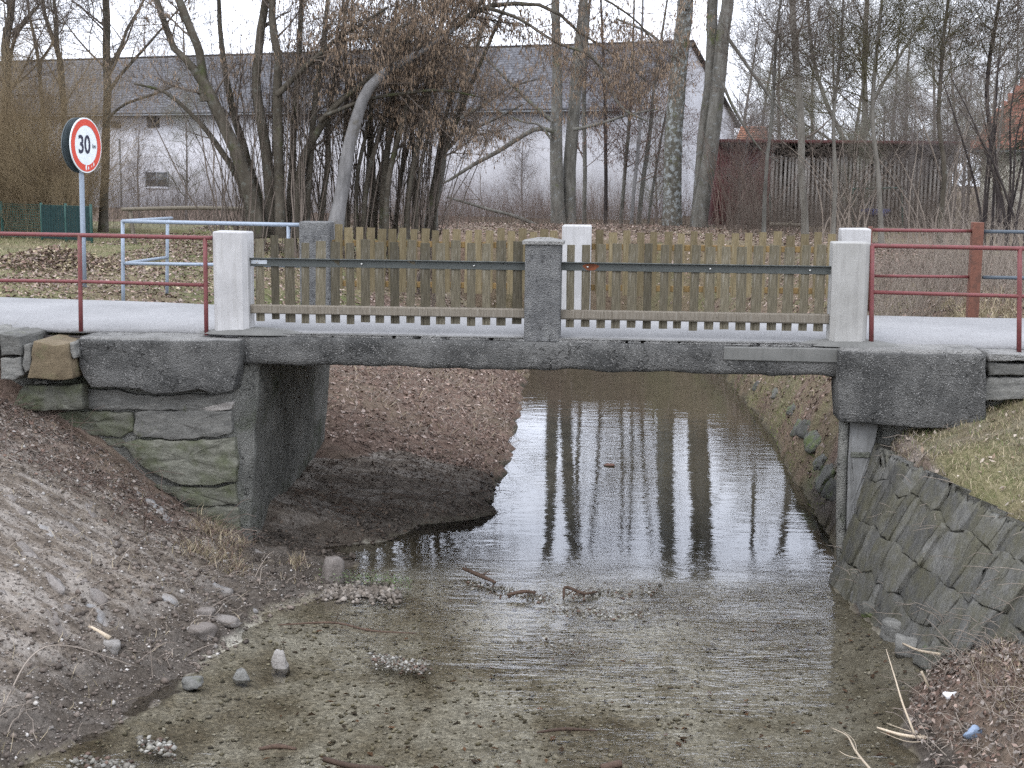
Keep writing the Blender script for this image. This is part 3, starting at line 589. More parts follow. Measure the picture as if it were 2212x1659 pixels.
wallgrid('abutment_wall', lambda t, z: 3.2 + .27 * t + 0 * z, -.1, 3.35, -2.7, -.30, 'wall_concrete', ra, 5.6, .04)

# ------------------------------------------------------------------ railing posts of the bridge
def post(s, t, w, d, z0, z1, mat, label, c=.045, cap=None):
    o = thing('concrete_post', B(s, t, z0), label, 'post', 'concrete posts of the bridge fences')
    v, f = bevbox(s - w / 2, s + w / 2, t - d / 2, t + d / 2, z0, z1, c, cz=.012); v = v + rng.normal(0, .002, v.shape); mk('shaft', v, f, mat, o)
    if cap:
        h = w / 2 + .025; hd = d / 2 + .025; b = [B(s + a * h, t + e * hd, z1 + .002) for a, e in ((-1, -1), (1, -1), (1, 1), (-1, 1))]
        b2 = [p + np.array([0, 0, .03]) for p in b]; b3 = [B(s + a * h * .3, t + e * hd * .3, z1 + .062) for a, e in ((-1, -1), (1, -1), (1, 1), (-1, 1))]; v = np.array(b + b2 + b3)
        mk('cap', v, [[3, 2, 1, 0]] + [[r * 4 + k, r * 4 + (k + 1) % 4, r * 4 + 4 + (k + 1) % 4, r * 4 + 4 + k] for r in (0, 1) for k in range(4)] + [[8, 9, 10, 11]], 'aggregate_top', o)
    return o
post(-2.93, .0, .345, .30, -.03, .955, 'post_white', 'white chamfered concrete post at left end of the near picket fence')
post(.125, -.02, .345, .30, -.06, .875, 'post_grey', 'dark weathered concrete post with pyramid cap in mid of near fence', .012, True)
post(3.03, .0, .345, .30, -.03, .935, 'post_buff', 'greyish concrete post with chamfered corner at right end of near fence')
def back_s(u): p = at(u, 490, 16.0); return st(p[0], p[1])[0]
sb = [back_s(676), back_s(1247), back_s(1838)]
post(sb[0], 2.75, .355, .30, -.03, .97, 'post_grey', 'grey concrete post at left end of far picket fence beside blue rail', .012)
post(sb[1], 2.75, .335, .28, -.03, .965, 'post_white', 'bright white concrete post in the middle of the far picket fence', .012)
post(sb[2], 2.75, .325, .28, -.03, .97, 'post_white', 'white concrete post behind the near right one, ending the far fence', .012)

# ------------------------------------------------------------------ picket fences
def picket_mesh(w, h, mat, k):
    nz_ = 5; v = []; zs = np.linspace(0, h, nz_)
    for z in zs:
        e = rng.normal(0, .0015, 2)
        v += [(-w / 2 + e[0], -.009, z), (w / 2 + e[1], -.009, z), (w / 2 + e[1], .009, z), (-w / 2 + e[0], .009, z)]
    f = [[3, 2, 1, 0]] + [[r * 4 + q, r * 4 + (q + 1) % 4, r * 4 + 4 + (q + 1) % 4, r * 4 + 4 + q] for r in range(nz_ - 1) for q in range(4)] + [[(nz_ - 1) * 4 + q for q in range(4)]]
    me = bpy.data.meshes.new('picket'); me.from_pydata(v, [], f); me.materials.append(MATS[mat]); return me
def fence(s0, s1, t, n, zb, zt, w, mat, label, group, tilt=.006):
    o = thing('picket_fence', B((s0 + s1) / 2, t, 0), label, 'fence', group)
    ms = [picket_mesh(w, zt - zb, mat, k) for k in range(5)]; loc = Vector(o.location)
    for k in range(n):
        s = s0 + (k + .5) / n * (s1 - s0) + rng.normal(0, .003)
        c = bpy.data.objects.new('picket', ms[k % 5]); COL.objects.link(c); c.parent = o
        c.location = Vector(B(s, t + rng.normal(0, .002), zb + rng.normal(0, .008))) - loc; c.rotation_euler = (rng.normal(0, .008), rng.normal(0, tilt * 1.5), -BY + rng.normal(0, .03)); c.scale = (rng.uniform(.86, 1.1), 1, rng.uniform(.975, 1.02))
    return o
GF = 'near picket fence panels of the bridge'
for (s0, s1, n, lab, zr) in ((-2.74, -.06, 18, 'grey brown picket panel between white post and dark capped post, near side', .66), (.31, 2.84, 17, 'olive brown picket panel right of the dark capped post, near side', .665)):
    o = fence(s0, s1, .0, n, .075, .885, .088, 'wood_front', lab, GF)
    t0 = -.012
    # steel angle: upright leg + shelf on top
    v1 = bevbox(s0 - .02, s1 + .02, t0 - .010, t0 - .001, zr - .042, zr + .040, .002); v2 = bevbox(s0 - .02, s1 + .02, t0 - .045, t0 - .0105, zr + .032, zr + .040, .002)
    mk('steel_rail', np.vstack([v1[0], v2[0]]), v1[1] + [[i + len(v1[0]) for i in f] for f in v2[1]], 'steel_angle', o)
    v, f = bevbox(s0 - .02, s1 + .02, t0 - .055, t0 - .001, .155, .245, .01); v = v + rng.normal(0, .0015, v.shape); mk('bottom_rail', v, f, 'rail_wood', o)
    srail = [c for c in o.children if c.name.startswith('steel_rail')][0]; srail['_o'] = o['_o']
    for s in ([-2.69, -1.65, -.55] if s0 < 0 else [.55, 1.72, 2.66]):
        p = B(s, t0 - .011, zr - .005); pipe('bolt', [p, p + np.array([N1[0], N1[1], 0]) * -.012], .010, 'bolt', srail, 8)
    if s0 < 0: mk('bracket', *bevbox(s0 - .01, s0 + .15, t0 - .014, t0 - .0105, zr - .02, zr + .02, .001), 'bracket', o)
    else:
        a = np.linspace(0, 2 * math.pi, 18, endpoint=False); v = [B(.58 + .075 * math.cos(x) * (1 + .2 * math.sin(3 * x)), t0 - .0106, zr + .033 * math.sin(x) - .006) for x in a]; mk('rust_stain', v, [list(range(18))], 'rust_spot', o)
        mk('bracket', *bevbox(s1 - .02, s1 + .07, t0 - .014, t0 - .0105, zr - .015, zr + .015, .001), 'steel_angle', o)
GB = 'far picket fence panels of the bridge'
for (s0, s1, n, lab) in ((sb[0] + .2, sb[1] - .19, 21, 'ochre wooden picket panel of far fence between grey and white post'), (sb[1] + .19, sb[2] - .18, 18, 'ochre wooden picket panel of far fence on the right half')):
    o = fence(s0, s1, 2.72, n, .16, .905, .088, 'wood_back', lab, GB)
    for z in (.72, .245): v, f = bevbox(s0 - .02, s1 + .02, 2.731, 2.775, z - .035, z + .035, .006); mk('rail', v, f, 'rail_amber', o)

# ------------------------------------------------------------------ tube railings
def zroad(p): return p
rl = thing('tube_railing', B(-3.5, -.1, 0), 'red painted tube railing left of the white post along the road', 'railing')
def bz(u, v, t): a = on_t(u, v, t); return B(a[0], t, a[1])
pipe('rail', [bz(-160, 502, -.12), bz(170, 508, -.12), bz(452, 514, -.12), B(-3.10, -.06, on_t(452, 514, -.12)[1])], .021, 'red_paint', rl)
pipe('rail', [bz(-160, 604, -.12), bz(172, 608, -.12), bz(440, 616, -.12)], .018, 'red_paint', rl)
for u, v0_, v1_ in ((172, 506, 716), (443, 513, 724), (-150, 503, 712)): pipe('post', [bz(u, v0_, -.12), bz(u + 3 if u > 0 else u, v1_, -.12)], .022, 'red_paint', rl)
rr_ = thing('tube_railing', B(3.6, -.1, 0), 'red painted tube railing right of the greyish post, near side of road', 'railing')
pipe('rail', [B(3.21, -.05, on_t(1875, 531, -.1)[1]), bz(1890, 531, -.1), bz(2203, 537, -.1), bz(2420, 541, -.1)], .021, 'red_paint', rr_)
pipe('rail', [bz(1884, 631, -.1), bz(2200, 640, -.1), bz(2420, 645, -.1)], .019, 'red_paint', rr_)
for u, v0_, v1_ in ((1884, 530, 742), (2203, 536, 762)): pipe('post', [bz(u, v0_, -.1), bz(u - 2, v1_, -.1)], .023, 'red_paint', rr_)
rb = thing('tube_railing', B(4.2, 2.9, 0), 'rusty red tube railing with thick square post on far side of road', 'railing')
tq = 2.95
pipe('rail', [bz(1884, 497, tq), bz(2100, 499, tq)], .020, 'red_paint', rb); pipe('rail', [bz(1884, 596, tq), bz(2100, 598, tq)], .018, 'red_paint', rb)
pipe('post', [bz(1880, 489, tq), bz(1876, 672, tq)], .026, 'red_rust', rb)
a = on_t(2112, 480, tq); mk('thick_post', *bevbox(a[0] - .062, a[0] + .062, tq - .06, tq + .06, -.05, a[1], .006), 'red_rust', rb)
pipe('rail', [bz(2122, 500, tq), bz(2420, 504, tq)], .021, 'blue_dark', rb); pipe('rail', [bz(2122, 599, tq), bz(2420, 604, tq)], .021, 'blue_dark', rb)
rg = thing('tube_railing', at(265, 630, 18.0), 'pale blue galvanised tube railing with a returned corner on the meadow', 'railing')
c1t, c1b = at(265, 478, 17.6), at(265, 640, 17.6); c2t, c2b = at(362, 472, 19.2), at(360, 634, 19.2)
c1b[2] = hgt(c1b[0], c1b[1]) - .1; c2b[2] = hgt(c2b[0], c2b[1]) - .1
pipe('post', [c1t, c1b], .024, 'galvanised', rg); pipe('post', [c2t, c2b], .024, 'galvanised', rg)
endT = B(sb[0] - .18, 2.75, on_t(640, 486, 2.75)[1]); pipe('rail', [c1t, endT], .025, 'galvanised', rg); pipe('rail', [c1t, c2t + (c2t - c1t) * .1], .024, 'galvanised', rg)
m1_, m2_ = at(268, 569, 17.6), at(362, 556, 19.2); pipe('rail', [m1_, B(sb[0] - .18, 2.75, endT[2] - .48)], .022, 'galvanised', rg); pipe('rail', [m1_, m2_], .022, 'galvanised', rg)
k = .93; p = c1t * (1 - k) + endT * k; pipe('post', [p, np.array([p[0], p[1], -.1])], .022, 'galvanised', rg)

# ------------------------------------------------------------------ traffic sign
sp = at(181, 600, 18.6); sgz = hgt(sp[0], sp[1]); sc_ = at(177, 314, 18.6)
sg = thing('traffic_sign', (sp[0], sp[1], sgz), 'round speed limit sign with red ring, black 30 km, on grey pole', 'sign')
pipe('pole', [(sp[0], sp[1], sgz - .2), (sc_[0] - .01, sc_[1], sc_[2] + .30)], .034, 'galvanised', sg, 14)
ang = R(74); Nn = np.array([math.sin(ang), -math.cos(ang), 0.0]); Ux = np.array([math.cos(ang), math.sin(ang), 0]); Uz = np.array([.0, .0, 1.])
Dm = .365
def disc(name, c, r0, r1, mat, par, depth=0., n=64):
    a = np.linspace(0, 2 * math.pi, n, endpoint=False); ring = lambda r, d: [c + Ux * r * math.cos(x) + Uz * r * math.sin(x) + Nn * d for x in a]
    if r0 <= 0:
        v = ring(r1, 0) + ring(r1, -depth); f = [list(range(n)), [2 * n - 1 - i for i in range(n)]] + [[i, n + i, n + (i + 1) % n, (i + 1) % n] for i in range(n)]
        return mk(name, v, f, mat, par)
    v = ring(r0, 0) + ring(r1, 0); return mk(name, v, [[i, n + i, n + (i + 1) % n, (i + 1) % n] for i in range(n)], mat, par)
cf = sc_ + Nn * .05 + np.array([.012, 0, 0])
pl = disc('sign_plate', cf, 0, Dm, 'sign_white', sg, .012); pl['_o'] = sg['_o']
disc('red_ring', cf + Nn * .003, .262, .348, 'sign_red', pl)
disc('rear_plate', cf - Nn * .125, 0, Dm, 'sign_back', sg, .012); disc('rear_rim', cf - Nn * .10, Dm - .012, Dm + .004, 'sign_back', sg)
def text(s, x, z, size, sx, mat, par, bold=0.):
    cu = bpy.data.curves.new('t', 'FONT'); cu.body = s; cu.size = size; cu.align_x = 'CENTER'; cu.align_y = 'CENTER'; cu.offset = bold; cu.resolution_u = 6
    o = bpy.data.objects.new('t', cu); COL.objects.link(o); dg = bpy.context.evaluated_depsgraph_get(); me = o.evaluated_get(dg).to_mesh()
    v = np.array([p.co[:] for p in me.vertices]); f = [list(p.vertices) for p in me.polygons]; bpy.data.objects.remove(o)
    w = np.array([cf + Ux * (x + p[0] * sx) + Uz * (z + p[1]) + Nn * .005 for p in v]); return mk('lettering', w, f, mat, par)
text('30', -.045, .0, .335, .86, 'sign_black', pl, .006); text('km', .185, -.01, .085, .8, 'sign_black', pl, .001)
for dx, dz, w in ((-.02, -.29, .03), (.035, -.30, .018), (.11, -.275, .012), (.16, -.25, .02)):
    c = cf + Nn * .0045; mk('scuff', [c + Ux * (dx + w * math.cos(x) * .6) + Uz * (dz + w * math.sin(x) * 1.4) for x in np.linspace(0, 6.28, 9, endpoint=False)], [list(range(9))], 'sign_white', pl)

# ------------------------------------------------------------------ barn, shed, houses
def frame_at(o, th):
    a = np.array([math.cos(th), -math.sin(th)]); b = np.array([math.sin(th), math.cos(th)])
    return lambda s, t, z: np.array([o[0] + a[0] * s + b[0] * t, o[1] + a[1] * s + b[1] * t, z])
def fbox(F, s0, s1, t0, t1, z0, z1): return np.array([F(s, t, z) for s in (s0, s1) for t in (t0, t1) for z in (z0, z1)]), BOXF
def tile_roof(parent, F, s0, s1, tE, zE, tR, zR, mat, rank, w=.27, l=.36, maxn=300):
    """curved tiles laid in courses on the slope from eave (tE,zE) to ridge (tR,zR)"""
    sl = math.hypot(tR - tE, zR - zE); nrow = int(sl / l); ncol = int((s1 - s0) / w); up = np.array([(tR - tE) / sl, (zR - zE) / sl]); nr = np.array([-up[1], up[0]]) * (1 if tR > tE else -1)
    nr = np.array([-(zR - zE), (tR - tE)]) / sl; nr = nr * np.sign(nr[1])
    cells = [(i, j) for j in range(nrow) for i in range(ncol)]
    xs_ = np.linspace(0, w * 1.06, 5); hh = .028 * np.sin(np.linspace(0, 2 * math.pi, 5)) + .03
    def cell(i, j):
        v = []; wob = rng.normal(0, .006, 2)
        for q, lift in ((0., .034 + wob[0]), (l * 1.12, .0)):
            for x, h in zip(xs_, hh): 
                d = j * l + q; v.append((s0 + i * w + x, tE + up[0] * d + nr[0] * (h + lift), zE + up[1] * d + nr[1] * (h + lift)))
        for x, h in zip(xs_, hh): d = j * l; v.append((s0 + i * w + x, tE + up[0] * d + nr[0] * -.005, zE + up[1] * d + nr[1] * -.005))
        return np.array([F(*p) for p in v])
    tf = np.array([[k, k + 1, k + 6, k + 5] for k in range(4)] + [[k + 10, k + 11, k + 1, k] for k in range(4)])
    cells.sort(key=lambda c: rank(s0 + c[0] * w, tE + up[0] * c[1] * l)); rest = []
    for n, (i, j) in enumerate(cells):
        if n < maxn: mk('roof_tile', cell(i, j), tf, mat, parent)
        else: rest.append((cell(i, j), tf))
    if rest: v, f = join(rest); tag(mk('roof_tiles', v, f, mat, parent), kind='stuff')
bc = at(1350, 470, 86.0); TH = R(23); FBn = frame_at(bc, TH); LEN, DEP = 70., 27.; zE = at(1350, 228, 86.)[2]; zR = at(1487, 93, 98.5)[2]
barn = thing('barn', (bc[0], bc[1], .4), 'long white plastered barn with grey tiled roof behind the trees', 'building')
gz = -1.6
mk('wall', *fbox(FBn, -LEN, 0, 0, .3, gz, zE + .1), 'plaster', barn)
gv = [FBn(0.002, 0, gz), FBn(0.002, DEP, gz), FBn(0.002, DEP, zE + .1), FBn(0.002, DEP / 2, zR - .06), FBn(0.002, 0, zE + .1)]; gv2 = [FBn(-.3, st_[0], st_[1]) for st_ in ((.305, gz), (DEP, gz), (DEP, zE + .1), (DEP / 2, zR - .06), (.305, zE + .1))]
mk('gable_wall', gv + gv2, [[0, 1, 2, 3, 4], [9, 8, 7, 6, 5]] + [[k, k + 5, (k + 1) % 5 + 5, (k + 1) % 5] for k in range(5)], 'plaster', barn)
mk('wall', *fbox(FBn, -LEN, -.3, DEP - .3, DEP, gz, zE + .1), 'plaster', barn)
OV = 1.0; sl_ = (zR - zE) / (DEP / 2)
rf_ = lambda s0, s1, t0, z0, t1, z1: ([FBn(s0, t0, z0), FBn(s1, t0, z0), FBn(s1, t1, z1), FBn(s0, t1, z1), FBn(s0, t0, z0 - .12), FBn(s1, t0, z0 - .12), FBn(s1, t1, z1 - .12), FBn(s0, t1, z1 - .12)], [[0, 1, 2, 3], [7, 6, 5, 4], [0, 4, 5, 1], [1, 5, 6, 2], [2, 6, 7, 3], [3, 7, 4, 0]])
roof = mk('roof', *rf_(-LEN - .3, .35, -OV, zE - OV * sl_ + .15, DEP / 2, zR + .10), 'soffit', barn); roof['_o'] = barn['_o']
mk('roof', *rf_(-LEN - .3, .35, DEP + OV, zE - OV * sl_ + .15, DEP / 2 + .01, zR + .10), 'soffit', barn)
tile_roof(roof, FBn, -LEN - .3, .38, -OV - .05, zE - OV * sl_ + .14, DEP / 2, zR + .11, 'tile_grey', lambda s, t: (abs(s + 10) + t * .6), .40, .62)
for s in np.arange(-LEN, .3, 2.2): mk('ridge_tile', *fbox(FBn, s, s + 2.1, DEP / 2 - .14, DEP / 2 + .14, zR + .11, zR + .2), 'tile_grey', roof)
mk('gutter', *fbox(FBn, -LEN, .3, -OV - .22, -OV - .055, zE - OV * sl_ - .02, zE - OV * sl_ + .07), 'gutter', barn)
def bw(u0, u1, v0_, v1_, name, mat, proud=.05):
    """flat feature on the long wall seen between two pixel columns"""
    def ws(u, v):
        d = ray(u, v); c, s = math.cos(TH), math.sin(TH); nb = np.array([s, c]); k_ = (bc[:2] @ nb) / (d[:2] @ nb); p = d * k_; return (p[:2] - bc[:2]) @ np.array([c, -s]), p[2] + EYE
    a, z1 = ws(u0, v0_); b, z0 = ws(u1, v1_); return mk(name, *fbox(FBn, a, b, -proud, -.002, z0, z1), mat, barn)
w_ = bw(318, 362, 372, 402, 'window', 'window_glass'); bw(314, 366, 404, 408, 'window_sill', 'plaster', .16).parent = w_; bw(318, 345, 252, 276, 'vent', 'dark_opening'); bw(1002, 1030, 262, 290, 'vent', 'dark_opening'); bw(245, 262, 262, 276, 'bracket', 'soffit', .3)
bw(258, 265, 300, 470, 'downpipe', 'gutter', .1); bw(339, 342, 372, 402, 'window_bar', 'gutter', .09).parent = w_; bw(318, 362, 386, 388, 'window_bar', 'gutter', .085).parent = w_; bw(315, 318, 370, 404, 'window_frame', 'gutter', .09).parent = w_; bw(362, 365, 370, 404, 'window_frame', 'gutter', .09).parent = w_
mk('downpipe', *fbox(FBn, .01, .21, 8.0, 8.2, gz, zE), 'red_rust', barn)
# slatted wood shed
so_ = at(1552, 480, 50.); FS = frame_at(so_, R(1.5)); SW = at(2045, 480, 50.)[0] - so_[0]; zs1 = at(1800, 306, 49.4)[2]
shed = thing('wood_shed', (so_[0], so_[1], -.1), 'low wood shed with grey vertical slats and dark red left end', 'shed')
mk('roof', *fbox(FS, -.15, SW + .3, -.55, 4.2, zs1 - .06, zs1 + .03), 'shed_dark', shed); mk('roof_edge', *fbox(FS, -.16, SW + .31, -.60, -.552, zs1 - .07, zs1 + .05), 'shed_red', shed)
mk('back_wall', *fbox(FS, 0, SW, 3.8, 3.9, -.4, zs1 - .062), 'shed_dark', shed); mk('side_wall', *fbox(FS, -.06, .0, 0.05, 3.79, -.4, zs1 - .062), 'shed_red', shed); mk('side_wall', *fbox(FS, SW, SW + .06, .05, 3.79, -.4, zs1 - .062), 'shed_dark', shed)
for k in range(13): mk('board', *fbox(FS, k * .14, k * .14 + .132, -.0, .024, -.3, zs1 - .065), 'shed_red', shed)
sm = None; nsl = int((SW - 1.85) / .145)
for k in range(nsl):
    if sm is None: sm = mk('slat', *fbox(FS, 0, .08, 0, .03, -.6, zs1 - .55), 'slat_grey', shed); sm_loc = Vector((0, 0, 0)); base_s = 0; c = sm
    else: c = bpy.data.objects.new('slat', sm.data); COL.objects.link(c); c.parent = shed
    d = FS(1.86 + k * .145 + rng.normal(0, .004), 0, 0) - FS(0, 0, 0); c.location = (float(d[0]), float(d[1]), float(rng.normal(0, .03))); c.rotation_euler = (0, rng.normal(0, .006) if c is not sm else 0, 0)
for s in (1.8, 4.4, 6.8, SW - .1): mk('shed_post', *fbox(FS, s, s + .14, .035, .17, -.4, zs1 - .062), 'slat_grey', shed)
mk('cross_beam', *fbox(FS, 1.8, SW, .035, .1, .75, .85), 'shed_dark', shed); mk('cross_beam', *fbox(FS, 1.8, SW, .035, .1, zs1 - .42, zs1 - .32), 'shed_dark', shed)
for s in np.arange(.3, SW, .9): mk('rafter', *fbox(FS, s, s + .1, -.5, 3.7, zs1 - .2, zs1 - .065), 'shed_dark', shed)
gfm = thing('green_frame', at(1900, 480, 47), 'thin green metal frame standing before the slatted shed', 'frame')
for a_, b_ in (((1842, 408), (1948, 406)), ((1842, 408), (1843, 500)), ((1948, 406), (1950, 500)), ((1663, 418), (1664, 500))): pipe('tube', [at(*a_, 47), at(*b_, 47)], .03, 'green_metal', gfm, 8)
tp = at(1888, 468, 47.2); boulder('tarpaulin', (tp[0], tp[1], tp[2] + .12), (.9, .7, .28), 'blue_tarp', None, .5, .8, 0, 5)
tag(bpy.data.objects['tarpaulin'], 'crumpled dark blue tarpaulin on logs before the slatted shed', 'tarpaulin')
lgp = thing('log', at(1870, 480, 47), 'pale cut log lying before the shed above the far fence', 'log')
pipe('log_stem', [at(1662, 484, 42), at(1740, 487, 42)], .06, 'log', lgp, 10, 8); pipe('branch_stub', [at(1700, 485, 42), at(1712, 478, 41.8)], .025, 'log', lgp, 8)
ho = at(2112, 480, 50.); FH = frame_at(ho, R(21)); ze_ = at(2150, 330, 50)[2]; zr_ = ze_ + 7.5
hs = thing('house', (ho[0], ho[1], -.1), 'cream house with red tiled hip roof at right edge', 'building')
mk('wall', *fbox(FH, 0, 9, 0, 9, -.5, ze_), 'cream_wall', hs); mk('eave', *fbox(FH, -.4, 9.4, -.4, 9.4, ze_ + .002, ze_ + .09), 'gutter', hs)
hv = [FH(-.4, -.4, ze_ + .1), FH(9.4, -.4, ze_ + .1), FH(9.4, 9.4, ze_ + .1), FH(-.4, 9.4, ze_ + .1), FH(4.4, 4.4, zr_), FH(4.6, 4.6, zr_)]; hroof = mk('roof', hv, [[0, 1, 5, 4], [1, 2, 5], [2, 3, 4, 5], [3, 0, 4]], 'tile_red', hs)
hroof['_o'] = hs['_o']
# tiles on the front hip slope, cut along the hips
sl2 = math.hypot(4.8, zr_ - ze_ - .1); l_ = .34; w_t = .25; nn_ = 0; rest = []
for j in range(int(sl2 / l_)):
    f0 = j * l_ / sl2; half = 4.9 * (1 - f0)
    for i in range(int(2 * half / w_t)):
        s_ = 4.5 - half + i * w_t; t_ = -.42 + 4.82 * f0; z_ = ze_ + .11 + (zr_ - ze_ - .1) * f0; v = []
        for q_, lift in ((0., .05), (l_ * 1.1 / sl2, .015)):
            for x_, h_ in zip(np.linspace(0, w_t, 5), .022 * np.sin(np.linspace(0, 2 * math.pi, 5))): v.append(FH(s_ + x_, t_ + 4.82 * q_ - .6 * (h_ + lift), z_ + (zr_ - ze_ - .1) * q_ + .8 * (h_ + lift)))
        f = np.array([[k, k + 1, k + 6, k + 5] for k in range(4)]); nn_ += 1
        if s_ < 2.6: mk('roof_tile', v, f, 'tile_red', hroof)
        else: rest.append((v, f))
v, f = join(rest); tag(mk('roof_tiles', v, f, 'tile_red', hroof), kind='stuff')
h2o = at(1592, 480, 80.); FO = frame_at(h2o, R(8)); h2 = thing('outbuilding', (h2o[0], h2o[1], -.5), 'small building with orange tiled roof glimpsed above the shed left end', 'building')
z2 = at(1600, 303, 80)[2]; mk('wall', *fbox(FO, 0, 1.6, .3, 5, -1., z2 - .02), 'cream_wall', h2); mk('roof', [FO(-.2, 0, z2), FO(1.8, 0, z2), FO(1.5, 2.5, z2 + .9), FO(.1, 2.5, z2 + .9), FO(-.2, 5.3, z2), FO(1.8, 5.3, z2)], [[0, 1, 2, 3], [3, 2, 5, 4], [1, 5, 2], [0, 3, 4], [0, 4, 5, 1]], 'tile_orange', h2)
for j in range(6):
    k0 = j / 6; mk('tile_course', *join([fbox(FO, -.2 + .3 * k0, 1.8 - .3 * k0, 2.5 * k0 - .03, 2.5 * k0 + .05, z2 + .9 * k0 + .002, z2 + .9 * k0 + .05)]), 'tile_orange', h2)

# weathered log rail, green fence on the left meadow
lr = thing('log_rail', at(400, 520, 30), 'weathered horizontal log barrier on short posts at the meadow edge', 'barrier')
pipe('log_beam', [at(262, 452, 30), at(420, 449, 30), at(560, 452, 30)], [.038, .045, .04], 'log', lr, 10, 10)
for u in (281, 545): p = at(u, 452, 30.05); pipe('post', [p, (p[0] + .1, p[1], hgt(p[0], p[1]) - .2)], .045, 'log', lr, 8)
gfn = thing('mesh_fence', at(100, 520, 31), 'dark green mesh fence with privacy screen at left behind bushes', 'fence')
gA, gB = at(-60, 440, 32.5), at(196, 446, 30.)
def gp(k, z): q = gA * (1 - k) + gB * k; return np.array([q[0], q[1], z])
gz0 = hgt(gB[0], gB[1]) + .05; gz1 = gB[2]
for k_ in (0., .26, .60, .80, 1.): p0 = gp(k_, gz0 - .2); p1 = gp(k_, gz1 + .05); pipe('post', [p0, p1], .03, 'green_metal', gfn, 8)
wires = [([gp(0, z), gp(.5, z), gp(1, z)], [.006] * 3) for z in np.linspace(gz0, gz1, 14)] + [([gp(x, gz0), gp(x, (gz0 + gz1) / 2), gp(x, gz1)], [.005] * 3) for x in np.linspace(0, 1, 60)]
v, f = tubes(np.array([w[0] for w in wires]), np.array([w[1] for w in wires]), 3); mk('wire_mesh', v, f, 'green_metal', gfn)
for k_ in np.arange(.60, .985, .02): a_, b_ = gp(k_, 0), gp(k_ + .018, 0); mk('screen_strip', [(a_[0], a_[1] - .02, gz0), (b_[0], b_[1] - .02, gz0), (b_[0], b_[1] - .02, gz1), (a_[0], a_[1] - .02, gz1), (a_[0], a_[1] - .012, gz0), (b_[0], b_[1] - .012, gz0), (b_[0], b_[1] - .012, gz1), (a_[0], a_[1] - .012, gz1)], [[0, 1, 2, 3], [7, 6, 5, 4], [0, 4, 5, 1], [1, 5, 6, 2], [2, 6, 7, 3], [3, 7, 4, 0]], 'screen_green', gfn)

# ------------------------------------------------------------------ trees
def grow(P, Rr, n, lenr, ang, K=6, up=.05, wob=.12, t0=.2, t1=1., rf=.55, rmin=.003, taper=.3):
    """n children from random places on the polylines P (N,K,3)"""
    N, K0, _ = P.shape; L = np.linalg.norm(np.diff(P, axis=1), axis=2).sum(1); pi = rng.choice(N, n, p=L / L.sum())
    t = rng.uniform(t0, t1, n); x = t * (K0 - 1); i = np.minimum(x.astype(int), K0 - 2); w = (x - i)[:, None]
    p = P[pi, i] * (1 - w) + P[pi, i + 1] * w; T = P[pi, i + 1] - P[pi, i]; T /= np.linalg.norm(T, axis=1, keepdims=True) + 1e-9
    r0 = (Rr[pi, i] * (1 - w[:, 0]) + Rr[pi, i + 1] * w[:, 0])
    q = rng.normal(size=(n, 3)); q -= (q * T).sum(1, keepdims=True) * T; q /= np.linalg.norm(q, axis=1, keepdims=True) + 1e-9
    a = np.radians(rng.uniform(*ang, n))[:, None]; d = np.cos(a) * T + np.sin(a) * q; ln = rng.uniform(*lenr, n) * (1 - .45 * t)
    out = np.zeros((n, K, 3)); out[:, 0] = p; st_ = (ln / (K - 1))[:, None]
    for k in range(1, K):
        out[:, k] = out[:, k - 1] + d * st_; d = d + rng.normal(0, wob, (n, 3)); d[:, 2] += up; d /= np.linalg.norm(d, axis=1, keepdims=True)
    rr = np.maximum(r0 * rf * rng.uniform(.6, 1, n), rmin)[:, None] * np.linspace(1, taper, K)[None]
    return out, np.maximum(rr, rmin * .6)
def stem_from_px(pts, Y, dy=0., n=16):
    """(u, v, width px) list -> smooth polyline and radii at depth Y (leaning by dy per metre of height)"""
    P = []; r = []
    for (u, v, w) in pts: q = at(u, v, Y); q = at(u, v, Y + dy * (q[2])); P.append(q); r.append(w / 2 / FPX * Y)
    s = smoothline(np.c_[np.array(P), np.array(r)], n); s[:, 3] = np.maximum(s[:, 3], .004)
    wob = np.stack([fbm(np.c_[s[:, :3] * 1.1 + k * 31], 2) for k in range(3)], 1); s[1:, :3] += wob[1:] * np.minimum(s[1:, 3:4], .08) * .6
    return s[:, :3], s[:, 3]
